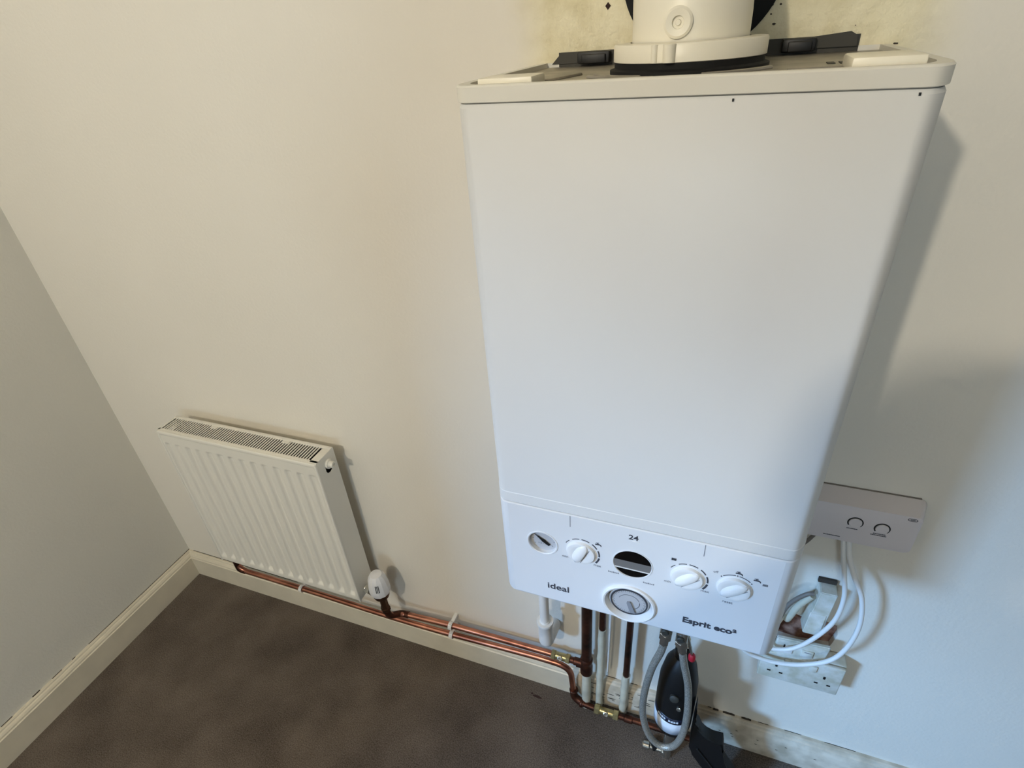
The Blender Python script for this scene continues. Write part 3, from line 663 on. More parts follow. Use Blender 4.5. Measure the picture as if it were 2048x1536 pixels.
lathe(bm, (VX, VY, 0.225), (0, 0, 1), [(0.0105, 0.0), (0.0115, 0.006), (0.0100, 0.010), (0.0100, 0.044)], 6); build('valve_body', bm, 'bronze', trv)
bm = B(); lathe(bm, (VX, VY, 0.214), (0, 0, 1), [(0.0095, 0.0), (0.0125, 0.001), (0.0125, 0.012), (0.0095, 0.013)], 6); build('nut', bm, 'bronze', trv, smooth=False)
bm = B(); tube(bm, [(VX, VY, 0.262), (RX0 + RW - 0.01, -0.068, 0.287)], 0.0088, 16); lathe(bm, (RX0 + RW + 0.002, -0.0685, 0.2855), (1, 0, -0.28), [(0.0125, 0.0), (0.0125, 0.012), (0.010, 0.014)], 6); build('tail', bm, 'chrome', trv)
# lockshield at the left end
lv = thing('lockshield_valve', 'dark brass radiator valve tucked under the left end of the radiator', 'valve', (0.268, -0.037, 0.15))
bm = B(); lathe(bm, (0.268, -0.037, 0.200), (0, 0, 1), [(0.0095, 0), (0.0105, 0.01), (0.009, 0.012), (0.009, 0.075), (0.0105, 0.078), (0.0105, 0.094), (0.007, 0.098)], 16); build('valve_body', bm, 'bronze', lv)
bm = B(); tube(bm, [(0.268, -0.037, 0.283), (RX0 + 0.006, -0.068, 0.285)], 0.0092, 16); build('tail', bm, 'bronze', lv)

# ------------------------------------------------------------ pipes along the skirting
PR = 0.0076
up = thing('copper_pipe', 'bright copper pipe running from the thermostatic valve, the upper of the horizontal pair', 'pipe', (0.83, -0.035, 0.16))
bm = B(); tube(bm, bend_path([(VX, VY, 0.226), (VX + 0.001, VY + 0.004, 0.184), (0.852, -0.037, 0.163), (0.90, -0.035, 0.1640), (0.9995, -0.035, 0.1730), (1.142, -0.035, 0.1785), (1.285, -0.035, 0.1815)], 0.02), PR, 18); build('tube', bm, 'copper', up)
bm = B(); tube(bm, bend_path([(VX, VY, 0.210), (VX + 0.001, VY + 0.004, 0.184), (0.852, -0.037, 0.163), (0.874, -0.036, 0.1632)], 0.02), PR + 0.0014, 18); build('elbow', bm, 'copper_dark', up)
bm = B(); tube(bm, [(1.325, -0.035, 0.1815), (1.36, -0.036, 0.180)], PR, 18); lathe(bm, (1.336, -0.035, 0.1812), (1, 0, 0), [(PR, 0), (PR + .0022, .002), (PR + .0022, .022), (PR, .024)], 18); build('end_piece', bm, 'copper_dark', up)
lo = thing('copper_pipe', 'lower of the two bright copper pipes, running under the radiator and bending to the floor', 'pipe', (0.30, -0.04, 0.13))
LP = bend_path([(0.268, -0.037, 0.205), (0.268, -0.037, 0.133), (0.36, -0.036, 0.133), (0.60, -0.036, 0.131), (0.80, -0.036, 0.1275), (0.92, -0.036, 0.1295), (1.02, -0.036, 0.135), (1.165, -0.036, 0.1455), (1.255, -0.036, 0.1510), (1.328, -0.037, 0.1500), (1.3365, -0.038, 0.04)], 0.052, 10)
lb_ = bend_path([(0.268, -0.037, 0.212), (0.268, -0.037, 0.133), (0.292, -0.0368, 0.133)], 0.02)
bm = B(); tube(bm, lb_, PR + 0.0012, 16); build('elbow', bm, 'copper_dark', lo)
bm = B(); tube(bm, LP, PR, 18); build('tube', bm, 'copper', lo)
bm = B(); tube(bm, bend_path([(1.3362, -0.038, 0.062), (1.3368, -0.040, 0.028), (1.366, -0.048, 0.0235)], 0.018), PR + 0.002, 18)
lathe(bm, (1.3365, -0.038, 0.052), (0, 0, 1), [(PR + .002, 0), (PR + .0036, .002), (PR + .0036, .006), (PR + .002, .008)], 18)
lathe(bm, (1.356, -0.0465, 0.0235), (1, -.2, 0), [(PR + .002, 0), (PR + .0036, .002), (PR + .0036, .006), (PR + .002, .008)], 18); build('elbow', bm, 'copper_dark', lo)
bm = B(); tube(bm, [(1.360, -0.0475, 0.0235), (1.395, -0.050, 0.0235)], PR, 18); build('tube', bm, 'copper_dark', lo)
lo2 = thing('copper_pipe', 'tarnished copper pipe low by the floor, from the floor valve to behind the black canister', 'pipe', (1.45, -0.05, 0.02))
bm = B(); tube(bm, [(1.452, -0.050, 0.0240), (1.50, -0.049, 0.0245), (1.60, -0.049, 0.025), (1.66, -0.046, 0.020)], PR, 18); build('tube', bm, 'copper_dark', lo2)
bm = B(); lathe(bm, (1.468, -0.0497, 0.0242), (1, 0, 0), [(PR, 0), (PR + .002, .002), (PR + .002, .020), (PR, .022)], 18); build('coupling', bm, 'copper_dark', lo2)
def clip(x, z, label, y=-0.036):
    t = thing('pipe_clip', label, 'clip', (x, -0.02, z), 'white pipe clips')
    bm = B(); n = 14; pts = []
    for i in range(n + 1):
        a = math.radians(-150 + 300 * i / n); pts.append((x, y - 0.0092 * math.cos(a), z + 0.0092 * math.sin(a)))
    for i in range(n):
        a, b = Vector(pts[i]), Vector(pts[i + 1]); 
        d = ((a + b) / 2 - Vector((x, y, z))).normalized() * 0.0018
        q = [bm.verts.new(p + Vector((s * 0.005, 0, 0)) + k * d) for p in (a, b) for s in (-1, 1) for k in (0, 1)]
        for f in ((0, 2, 6, 4), (1, 3, 7, 5), (0, 1, 5, 4), (2, 3, 7, 6), (0, 1, 3, 2), (4, 5, 7, 6)): bm.faces.new([q[k] for k in f])
    build('loop', bm, 'pvc', t)
    bm = B(); box(bm, x - 0.005, x + 0.005, y + 0.008, -0.0005 if z > 0.1 else -0.019, z - 0.006, z + 0.006, 0.001); build('foot', bm, 'pvc', t)
clip(1.003, 0.1732, 'white plastic clip holding the upper copper pipe left of the condensate pipe')
clip(1.000, 0.1335, 'white plastic clip holding the lower copper pipe left of the condensate pipe')
clip(0.505, 0.1320, 'white plastic clip on the copper pipe under the middle of the radiator')
def iso(x0, x1, y, z, label):
    t = thing('isolation_valve', label, 'valve', ((x0 + x1) / 2, y, z)); L_ = x1 - x0
    bm = B(); lathe(bm, (x0 + L_ * .18, y, z), (1, 0, 0), [(0.0085, 0), (0.0092, L_ * .1), (0.0092, L_ * .54), (0.0085, L_ * .64)], 20); build('body', bm, 'brass', t)
    for xs in (x0, x1 - L_ * .24):
        bm = B(); lathe(bm, (xs, y, z), (1, 0, 0), [(0.0090, 0), (0.0124, 0.0015), (0.0124, L_ * .24 - 0.0015), (0.0090, L_ * .24)], 6); build('nut', bm, 'brass', t, smooth=False)
    bm = B(); lathe(bm, ((x0 + x1) / 2, y - 0.006, z + 0.003), (0, -0.75, 0.66), [(0.0062, 0), (0.0062, 0.0062), (0.0045, 0.0068), (0.0044, 0.0058)], 20); box(bm, (x0 + x1) / 2 - 0.0035, (x0 + x1) / 2 + 0.0035, y - 0.0112, y - 0.0098, z + 0.006, z + 0.0075); build('screw', bm, 'chrome', t)
iso(1.280, 1.328, -0.035, 0.1817, 'brass isolating valve at the right end of the upper copper pipe')
iso(1.393, 1.455, -0.050, 0.0238, 'brass isolating valve on the pipe lying along the carpet edge')
# the three risers from the boiler
r1 = thing('boiler_pipe', 'thick dark brown copper pipe, leftmost of the three risers under the boiler', 'pipe', (1.371, -0.036, 0))
PX = 1.3685
bm = B(); tube(bm, [(PX, -0.036, 0.165), (PX, -0.036, 0.50), (PX, -0.06, 0.60), (PX, -0.10, 0.70), (PX, -0.10, BZ + 0.013)], 0.0122, 20); build('tube', bm, 'copper_dark', r1)
bm = B(); lathe(bm, (PX, -0.036, 0.150), (0, 0, 1), [(0.0115, 0), (0.0150, 0.003), (0.0150, 0.030), (0.0138, 0.034), (0.0138, 0.046), (0.0150, 0.049), (0.0150, 0.056), (0.0125, 0.06)], 24); lathe(bm, (PX - 0.024, -0.036, 0.178), (1, 0, 0), [(0.0098, 0), (0.0098, 0.022)], 18); build('tee', bm, 'copper_dark', r1)
bm = B(); tube(bm, [(PX, -0.036, 0.0), (PX, -0.036, 0.07), (PX + 0.0005, -0.036, 0.152)], [0.0105, 0.0118, 0.0102], 18); build('painted_tail', bm, 'copper_painted', r1)
def riser(x, zc, label, lean=0.0, ybase=-0.031, r=0.0076, fat=0.0):
    t = thing('boiler_pipe', label, 'pipe', (x, ybase, 0))
    bm = B(); tube(bm, [(x + lean, ybase, zc - 0.004), (x + lean * 1.5, ybase, 0.52), (x + lean * 2, -0.06, 0.60), (x + lean * 2, -0.10, 0.70), (x + lean * 2, -0.10, BZ + 0.013)], r, 18); build('tube', bm, 'copper_dark', t)
    bm = B(); n = 14; pts = [(x + lean * k / n + 0.0006 * math.sin(k * 1.9), ybase, zc * k / n) for k in range(n + 1)]
    tube(bm, pts, [r + 0.0012 + fat + 0.0006 * math.sin(k * 2.3) for k in range(n + 1)], 18); build('painted_tail', bm, 'copper_painted', t)
    return t
t2 = riser(1.4005, 0.335, 'thin riser pipe under the boiler, brown only at its top, middle of the three', 0.0025)
t3 = riser(1.4605, 0.180, 'dark riser pipe with a short white painted foot, rightmost of the three', 0.003, fat=0.0006)
bm = B(); tube(bm, [(1.4175, -0.024, 0.16), (1.419, -0.024, 0.30), (1.4195, -0.024, 0.50)], 0.0022, 10); tag(build('thin_wire', bm, 'cable', None, (1.418, -0.024, 0.16)), 'thin pale wire hanging beside the middle riser pipe under the boiler', 'cable')

# condensate pipe
cp = thing('condensate_pipe', 'white plastic condensate pipe dropping into a wider socket under the boiler', 'pipe', (1.274, -0.055, 0.26))
bm = B(); tube(bm, [(1.2750, -0.060, BZ + 0.01), (1.2750, -0.060, 0.330)] if False else bend_path([(1.33, -0.075, BZ + 0.012), (1.33, -0.075, 0.62), (1.2765, -0.060, 0.56), (1.2765, -0.060, 0.330)], 0.03), 0.0108, 20); build('drop_pipe', bm, 'pvc', cp)
bm = B(); lathe(bm, (1.2770, -0.060, 0.349), (0, 0, -1), [(0.0112, -0.004), (0.0125, 0.0), (0.0190, 0.0), (0.0195, 0.003), (0.0190, 0.008), (0.0165, 0.012), (0.0165, 0.05)], 32, cap1=False)
tube(bm, bend_path([(1.2770, -0.060, 0.30), (1.2770, -0.060, 0.268), (1.280, -0.002, 0.262)], 0.018), 0.0165, 28); build('socket', bm, 'pvc', cp)

# filling loop
fl = thing('filling_hose', 'braided steel filling hose hanging in a long loop under the boiler', 'hose', (1.56, -0.15, 0.14))
HP = smooth_path([(1.5405, -0.150, 0.545), (1.5375, -0.150, 0.500), (1.5245, -0.150, 0.435), (1.5155, -0.150, 0.345), (1.5165, -0.150, 0.262), (1.5320, -0.150, 0.190), (1.5570, -0.150, 0.156), (1.5830, -0.150, 0.166), (1.5985, -0.152, 0.222), (1.6015, -0.152, 0.310), (1.5940, -0.150, 0.405), (1.5790, -0.150, 0.480), (1.5700, -0.150, 0.535)], 10)
bm = B(); tube(bm, HP, 0.0070, 16); build('hose', bm, 'braid', fl)
for c, d in ((HP[0], (HP[1] - HP[0])), (HP[-1], HP[-2] - HP[-1])):
    bm = B(); d = d.normalized(); lathe(bm, c - d * 0.012, d, [(0.009, 0), (0.0118, 0.002), (0.0118, 0.016), (0.0088, 0.018), (0.0088, 0.034), (0.0075, 0.035)], 6); build('hose_nut', bm, 'chrome', fl, smooth=False)
for k, (x, z) in enumerate(((1.5415, 0.560), (1.5690, 0.550))):
    t = thing('filling_valve', ('nickel valve at the left end of the braided hose under the boiler', 'nickel valve with a red-tipped lever at the right end of the braided hose')[k], 'valve', (x, -0.15, z))
    bm = B(); lathe(bm, (x, -0.15, z - 0.012), (0, 0.0, 1), [(0.0095, 0), (0.0105, 0.008), (0.0105, 0.03), (0.008, 0.034), (0.008, 0.08), (0.0115, 0.082), (0.0115, 0.1), (0.008, 0.104), (0.008, BZ + 0.012 - z)], 20); build('body', bm, 'chrome', t)
    bm = B(); lathe(bm, (x - 0.002, -0.135, z + 0.012), (0, -1, 0), [(0.007, 0), (0.007, 0.028), (0.0055, 0.03)], 16); build('spindle', bm, 'dark_steel', t)
    if k:
        bm = B(); tube(bm, [(1.578, -0.135, 0.545), (1.592, -0.118, 0.462)], 0.0028, 10); lv_ = build('lever', bm, 'chrome', t)
        bm = B(); lathe(bm, (1.5928, -0.117, 0.462), (0.05, -.1, -1), [(0.0045, 0), (0.0068, 0.004), (0.0068, 0.014), (0.004, 0.018)], 16); build('lever_tip', bm, 'red', lv_)
# more fittings behind the hose
vb = thing('stop_valve', 'dark brass stop valve behind the braided hose under the boiler', 'valve', (1.575, -0.085, 0.40))
bm = B(); tube(bm, [(1.575, -0.085, 0.415), (1.575, -0.085, BZ + 0.013)], 0.0078, 16); lathe(bm, (1.575, -0.085, 0.40), (0, 0, 1), [(0.010, 0), (0.0135, 0.004), (0.0135, 0.02), (0.010, 0.024), (0.010, 0.045), (0.013, 0.048), (0.013, 0.06)], 8); build('body', bm, 'brass', vb)
bm = B(); tube(bm, [(1.560, -0.088, 0.44), (1.592, -0.088, 0.436)], 0.004, 12); build('spindle', bm, 'chrome', vb)

# black canister
CX, CY = 1.5775, -0.090
can = thing('water_filter', 'black cylindrical canister with a white label band behind the braided hose', 'canister', (CX, CY, 0.15))
bm = B(); lathe(bm, (CX, CY, 0.15), (0, 0, 1), [(0.020, 0), (0.034, 0.003), (0.0385, 0.012), (0.0403, 0.03), (0.0405, 0.12), (0.0385, 0.185), (0.031, 0.232), (0.021, 0.255), (0.016, 0.26), (0.016, 0.278), (0.010, 0.282)], 40); build('body', bm, 'black', can)
def band(z0, z1, r, a0, a1, m, name, skew=0.0):
    bm = B(); n = 30; lo_, hi_ = [], []
    for i in range(n + 1):
        a = math.radians(a0 + (a1 - a0) * i / n); k = skew * i / n
        lo_.append(bm.verts.new((CX + r * math.cos(a), CY + r * math.sin(a), z0 + k))); hi_.append(bm.verts.new((CX + r * math.cos(a), CY + r * math.sin(a), z1 + k)))
    for i in range(n): bm.faces.new((lo_[i], lo_[i + 1], hi_[i + 1], hi_[i]))
    o = build(name, bm, m, can); md = o.modifiers.new('thickness', 'SOLIDIFY'); md.thickness = 0.0004; return o
band(0.176, 0.218, 0.0407, 178, 300, 'label_white', 'label')
band(0.218, 0.238, 0.0407, 178, 300, 'label_navy', 'label')
bm = B()
random.seed(3)
for k in range(9):
    if k == 4: continue
    a = math.radians(222 + k * 7.5); r = 0.0413
    for q in range(2):
        aa = a + q * 0.05; box(bm, CX + r * math.cos(aa) - 0.0011, CX + r * math.cos(aa) + 0.0011, CY + r * math.sin(aa) - 0.0003, CY + r * math.sin(aa) + 0.0003, 0.225, 0.2305 + 0.001 * ((k + q) % 2))
build('label_print', bm, 'label_white', can, smooth=False)
bm = B(); lathe(bm, (CX - 0.004, CY - 0.0345, 0.318), (0, -1, 0.25), [(0.009, 0), (0.009, 0.010), (0.006, 0.012)], 20); build('vent_plug', bm, 'dark_steel', can)
bm = B(); lathe(bm, (CX + 0.008, CY - 0.0375, 0.285), (0, -1, 0.25), [(0.005, 0), (0.005, 0.006), (0.003, 0.007)], 16); build('vent_plug', bm, 'chrome', can)
bm = B(); lathe(bm, (CX, CY, 0.0), (0, 0, 1), [(0.011, 0), (0.011, 0.115), (0.018, 0.12), (0.018, 0.152)], 20); build('outlet', bm, 'chrome', can)
# small fittings on the floor below
ff = thing('drain_valve', 'small grey metal drain fitting on the carpet inside the hose loop', 'valve', (1.548, -0.085, 0.0))
bm = B(); lathe(bm, (1.520, -0.090, 0.014), (1, 0, 0), [(0.008, 0), (0.0105, 0.003), (0.0105, 0.016), (0.007, 0.019), (0.007, 0.045), (0.0105, 0.047), (0.0105, 0.058)], 12); build('body', bm, 'chrome', ff)
bm = B(); lathe(bm, (1.549, -0.092, 0.012), (0, 0, 1), [(0.006, 0), (0.006, 0.016), (0.009, 0.017), (0.009, 0.021)], 12); build('knob', bm, 'black', ff)

# black notched tool
TP = [(1.6190, 0.300), (1.6212, 0.288), (1.6215, 0.2650), (1.6205, 0.2537), (1.6215, 0.2450), (1.6245, 0.2328), (1.6300, 0.2278), (1.6332, 0.2178), (1.6378, 0.2061), (1.6479, 0.1960), (1.6620, 0.1900), (1.6749, 0.1912), (1.6828, 0.1922), (1.6873, 0.1694), (1.6856, 0.1508), (1.6913, 0.1256), (1.7039, 0.1006), (1.7170, 0.0802), (1.7399, 0.0284), (1.746, 0.004), (1.698, 0.004), (1.6715, 0.0460), (1.6452, 0.0880), (1.6282, 0.1172), (1.6190, 0.1400), (1.6188, 0.1700), (1.6184, 0.2600)]
tool = thing('hand_tool', 'black plastic tool with a notched grip leaning beside the canister', 'tool', (1.72, -0.10, 0))
bm = B(); a = [bm.verts.new((x, -0.128, z)) for x, z in TP]; b = [bm.verts.new((x, -0.100, z)) for x, z in TP]; bm.faces.new(a); bm.faces.new(b[::-1]); bridge(bm, a, b)
bmesh.ops.bevel(bm, geom=[e for e in bm.edges if abs(e.verts[0].co.y - e.verts[1].co.y) < 1e-6 and e.is_boundary is False and abs(e.verts[0].co.y + 0.128) < 1e-5], offset=0.003, segments=2, affect='EDGES')
build('body', bm, 'black', tool)
bm = B(); tube(bm, [(1.636, -0.1290, 0.150), (1.662, -0.1290, 0.110), (1.692, -0.1290, 0.062)], 0.0022, 8); build('ridge', bm, 'rubber', tool)

# ------------------------------------------------------------ wall controls
RVX0, RVX1 = 1.7240, 1.8790
rc = thing('heating_receiver', 'white heating receiver box with two round buttons on the wall right of the boiler', 'controller', (1.80, 0, 0.757))
bm = B()
def frus(bm, back, front, yb, yf, bev):
    q = [bm.verts.new((x, yb, z)) for x, z in back] + [bm.verts.new((x, yf, z)) for x, z in front]
    n = len(back); bm.faces.new(q[:n]); bm.faces.new(q[n:][::-1])
    for i in range(n): bm.faces.new((q[i], q[(i + 1) % n], q[n + (i + 1) % n], q[n + i]))
    bmesh.ops.bevel(bm, geom=bm.edges[:], offset=bev, segments=3, profile=0.5, affect='EDGES')
def rr(x0, x1, z0, z1, r, n=5):
    o = []
    for cx, cz, a0 in ((x1 - r, z0 + r, -90), (x1 - r, z1 - r, 0), (x0 + r, z1 - r, 90), (x0 + r, z0 + r, 180)):
        for i in range(n + 1):
            a = math.radians(a0 + 90 * i / n); o.append((cx + r * math.cos(a), cz + r * math.sin(a)))
    return o
frus(bm, rr(1.712, 1.8935, 0.7535, 0.8380, 0.010), rr(1.716, 1.8815, 0.7560, 0.8320, 0.007), -0.0015, -0.040, 0.0016)
build('case', bm, 'receiver', rc, angle=30)
bm = B(); box(bm, 1.716, 1.884, -0.003, 0.0, 0.7555, 0.8386); build('wall_plate', bm, 'cable_grey', rc, smooth=False)
for x, z in ((1.7978, 0.8002), (1.8350, 0.7975)):
    bm = B(); lathe(bm, (x, -0.040, z), AX, [(0.0092, -0.001), (0.0092, 0.0016), (0.0084, 0.0022)], 32); bt = build('button', bm, 'receiver', rc)
    bm = B(); arc_band(bm, x, z, 0.0094, 0.0112, -40, 220, -0.0400, 0.0004, 24); build('button_ring', bm, 'black', bt, smooth=False)
bm = B(); arc_band(bm, 1.8640, 0.8262, 0.0014, 0.0023, 90, 270, -0.0400, 0.0004, 10); arc_band(bm, 1.8725, 0.8262, 0.0014, 0.0023, -90, 90, -0.0400, 0.0004, 10)
for z in (0.8241, 0.8284): box(bm, 1.8640, 1.8725, -0.0404, -0.0396, z - 0.0004, z + 0.0004)
box(bm, 1.8650, 1.8715, -0.0404, -0.0396, 0.8256, 0.8268)
build('logo', bm, 'print', rc, smooth=False)
bm = B()
def smudge(bm, x0, x1, z):      # print too fine to read in the photograph, kept as broken strokes
    x = x0
    while x < x1:
        w = random.uniform(0.0012, 0.0024); box(bm, x, min(x + w, x1), -0.0404, -0.0396, z - 0.0006, z + 0.0006 + random.uniform(0, 0.0004)); x += w + 0.0004
smudge(bm, 1.7885, 1.8040, 0.7865); build('button_print', bm, 'print', rc, smooth=False)
bm = B(); smudge(bm, 1.8255, 1.8425, 0.7855); smudge(bm, 1.8225, 1.8440, 0.7825); build('button_print', bm, 'print', rc, smooth=False)
bm = B(); smudge(bm, 1.7600, 1.7840, 0.7645); build('name_print', bm, 'print', rc, smooth=False)

def cable(name, pts, r, label, m='cable', grp=None):
    bm = B(); tube(bm, smooth_path(pts, 8), r, 12); return tag(build(name, bm, m, None, pts[0]), label, 'cable', grp)
cable('white_cable', [(1.792, -0.022, 0.762), (1.800, -0.030, 0.720), (1.8130, -0.032, 0.668), (1.8240, -0.034, 0.612), (1.8200, -0.040, 0.556), (1.7960, -0.046, 0.500), (1.7660, -0.050, 0.462), (1.7300, -0.050, 0.448), (1.690, -0.060, 0.470), (1.66, -0.075, 0.56), (1.645, -0.09, BZ + 0.013)], 0.0040, 'white cable from the receiver box, the inner and shorter of the two hanging loops')
cable('white_cable', [(1.801, -0.022, 0.762), (1.808, -0.032, 0.722), (1.8250, -0.038, 0.678), (1.8450, -0.044, 0.636), (1.8560, -0.048, 0.572), (1.8500, -0.052, 0.508), (1.8310, -0.055, 0.464), (1.7950, -0.056, 0.434), (1.7600, -0.056, 0.420), (1.7230, -0.056, 0.418), (1.685, -0.060, 0.440), (1.645, -0.075, 0.54), (1.625, -0.09, BZ + 0.013)], 0.0042, 'white cable from the receiver box, the outer and longer of the two hanging loops')
cable('brown_cable', [(1.7640, -0.018, 0.757), (1.7560, -0.014, 0.735), (1.7440, -0.012, 0.705), (1.715, -0.02, 0.68), (1.67, -0.06, 0.70), (1.66, -0.09, BZ + 0.013)], 0.0032, 'thin brown-grey cable running from the receiver box towards the boiler', 'cable_grey')
cable('grey_cable', [(1.7820, -0.024, 0.598), (1.7720, -0.024, 0.594), (1.7560, -0.024, 0.572), (1.7440, -0.026, 0.545), (1.735, -0.03, 0.50), (1.715, -0.04, 0.48), (1.68, -0.08, 0.6), (1.66, -0.1, BZ + 0.013)], 0.0040, 'grey cable leaving the white cable outlet beside the boiler', 'cable_grey')
cable('grey_cable', [(1.7800, -0.022, 0.590), (1.7640, -0.022, 0.555), (1.7570, -0.020, 0.520), (1.7560, -0.010, 0.495), (1.7560, 0.004, 0.485)], 0.0060, 'short pale cable dropping from the cable outlet into the broken brick hole', 'copper_painted')
# cable outlet
co = thing('cable_outlet', 'tall narrow white cable outlet box over the exposed brick', 'outlet', (1.797, 0, 0.50))
bm = B(); prism(bm, [(1.7830, 0.498), (1.8125, 0.498), (1.8165, 0.612), (1.7890, 0.612)], -0.030, -0.001); bmesh.ops.bevel(bm, geom=bm.edges[:], offset=0.0015, segments=2, affect='EDGES')
build('cover', bm, 'socket', co)
bm = B(); q = [(1.7800, -0.001, 0.492), (1.8080, -0.001, 0.492), (1.8080, -0.036, 0.500), (1.7800, -0.036, 0.500), (1.7840, -0.001, 0.560), (1.8110, -0.001, 0.560), (1.8110, -0.031, 0.556), (1.7840, -0.031, 0.556)]
vs = [bm.verts.new(p) for p in q]
for f in ((0, 1, 2, 3), (4, 5, 6, 7), (0, 1, 5, 4), (1, 2, 6, 5), (2, 3, 7, 6), (3, 0, 4, 7)): bm.faces.new([vs[k] for k in f])
bmesh.ops.bevel(bm, geom=bm.edges[:], offset=0.0015, segments=2, affect='EDGES'); build('cord_grip', bm, 'socket', co)
bm = B(); box(bm, 1.7860, 1.8160, -0.006, -0.0005, 0.611, 0.6215, 0.001); build('recess_shade', bm, 'dark_gap', co, smooth=False)  # dark block standing for the shaded recess behind the cover top
# spur
sp = thing('fused_spur', 'white fused connection unit directly above the double socket', 'switch', (1.79, 0, 0.40))
bm = B(); q = [(1.7415, 0.4060), (1.8300, 0.4130), (1.8350, 0.4720), (1.7440, 0.4660)]
prism(bm, q, -0.036, -0.027); bmesh.ops.bevel(bm, geom=bm.edges[:], offset=0.002, segments=3, affect='EDGES'); build('plate', bm, 'socket', sp)
for lx in (1.752, 1.822):
    bm = B(); box(bm, lx - 0.006, lx + 0.006, -0.028, 0.0, 0.416, 0.423, 0.001); build('fixing_lug', bm, 'dark_steel', sp)
bm = B(); box(bm, 1.760, 1.7745, -0.039, -0.035, 0.430, 0.452, 0.0012); build('switch', bm, 'knob', sp)
bm = B(); box(bm, 1.7575, 1.7600, -0.0375, -0.035, 0.438, 0.452); build('switch_gap', bm, 'black', sp, smooth=False)
bm = B(); box(bm, 1.789, 1.810, -0.039, -0.035, 0.431, 0.451, 0.0015); fh = build('fuse_holder', bm, 'socket', sp); bm = B(); box(bm, 1.794, 1.806, -0.0396, -0.0388, 0.4465, 0.4480); build('slot', bm, 'print_light', fh, smooth=False)
bm = B(); lathe(bm, (1.8220, -0.036, 0.4270), AX, [(0.0028, -0.001), (0.0028, 0.0006)], 16); build('screw_hole', bm, 'black', sp)
# double socket
ds = thing('double_socket', 'white double wall socket in a surface box, just above the skirting', 'socket', (1.81, 0, 0.283))
SX0, SX1, SZ0, SZ1 = 1.7260, 1.8715, 0.3370, 0.4230
SZ1 -= 0.0
bm = B(); box(bm, SX0 + 0.001, SX1 - 0.001 + 0.004, -0.030, -0.0005, SZ0 - 0.002, SZ1 - 0.002, 0.004, 3); build('back_box', bm, 'socket', ds)
bm = B(); box(bm, SX0, SX1, -0.038, -0.0300, SZ0, SZ1 - 0.002, 0.0026, 3); fp = build('faceplate', bm, 'socket', ds)
for cx in (1.7560, 1.8415):
    for px_, pz_, w, h in ((0.0, 0.0150 - 0.012, 0.0042, 0.0080), (-0.0110, -0.0080 - 0.010, 0.0066, 0.0040), (0.0110, -0.0080 - 0.010, 0.0066, 0.0040)):
        bm = B(); box(bm, cx + px_ - w / 2, cx + px_ + w / 2, -0.0384, -0.0376, 0.380 + pz_ - h / 2, 0.380 + pz_ + h / 2); build('pin_hole', bm, 'black', fp, smooth=False)
for cx in (1.7720, 1.8180):
    bm = B(); box(bm, cx - 0.006, cx + 0.006, -0.0415, -0.0375, 0.395, 0.413, 0.0014); build('rocker_switch', bm, 'socket', fp)

# ------------------------------------------------------------ pendant lamp over the room (out of the frame)
pl = thing('pendant_lamp', 'bare bulb hanging on a cable from the ceiling behind the camera', 'lamp', (LAMP[0], LAMP[1], RZ))
bm = B(); tube(bm, [(LAMP[0], LAMP[1], RZ), (LAMP[0], LAMP[1], LAMP[2] + 0.10)], 0.0035, 10); build('flex', bm, 'cable', pl)
bm = B(); lathe(bm, (LAMP[0], LAMP[1], LAMP[2] + 0.055), (0, 0, 1), [(0.016, 0), (0.018, 0.004), (0.018, 0.035), (0.008, 0.048)], 24); build('bulb_holder', bm, 'pvc', pl)

# ------------------------------------------------------------ the person holding the phone the photograph is taken with
skin_m = mat('skin', srgb(196, 150, 124), 0.5); M['skin'] = skin_m
M['jacket'] = mat('navy_cotton', srgb(50, 54, 66), 0.9); M['trousers'] = mat('dark_denim', srgb(44, 48, 60), 0.9); M['hair'] = mat('dark_hair', srgb(44, 34, 28), 0.7)
R3 = cam.rotation_euler.to_matrix(); rv, uv, bv = R3.col[0], R3.col[1], R3.col[2]; C0 = Vector(cam.location)
pc = C0 + rv * 0.055 - uv * 0.022 + bv * 0.010
phone = thing('mobile_phone', 'black mobile phone held up in both hands behind the lens', 'phone', pc)
bm = B(); box(bm, -0.075, 0.075, -0.036, 0.036, -0.004, 0.004, 0.0035, 3); bmesh.ops.transform(bm, matrix=Matrix.Translation(pc) @ R3.to_4x4(), verts=bm.verts[:]); build('case', bm, 'black', phone)
bm = B(); box(bm, -0.070, 0.070, -0.032, 0.032, 0.0040, 0.0044); bmesh.ops.transform(bm, matrix=Matrix.Translation(pc) @ R3.to_4x4(), verts=bm.verts[:]); build('screen', bm, 'glass_dark', phone, smooth=False)
def skinned(name, verts, edges, rootv, m, parent, sub=2):
    me = bpy.data.meshes.new(name); off = root_loc(parent)
    me.from_pydata([Vector(v[0]) - off for v in verts], edges, []); me.materials.append(M[m])
    o = link(bpy.data.objects.new(name, me)); o.parent = parent
    sk = o.modifiers.new('skin', 'SKIN'); sk.use_smooth_shade = True
    for i, v in enumerate(verts):
        r = v[1] if isinstance(v[1], tuple) else (v[1], v[1]); me.skin_vertices[0].data[i].radius = r
        me.skin_vertices[0].data[i].use_root = (i == rootv)
    ss = o.modifiers.new('subdivision', 'SUBSURF'); ss.levels = sub; ss.render_levels = sub
    return o
PXO = -0.060     # the body stands a little left of the lens
per = thing('person', 'person in a navy jumper standing behind the camera and holding up a phone', 'person', (PXO + 1.52, -1.16, 0))
V = []; Eg = []
def nv(p, r, link_to=None):
    V.append((p, r)); i = len(V) - 1
    if link_to is not None: Eg.append((link_to, i))
    return i
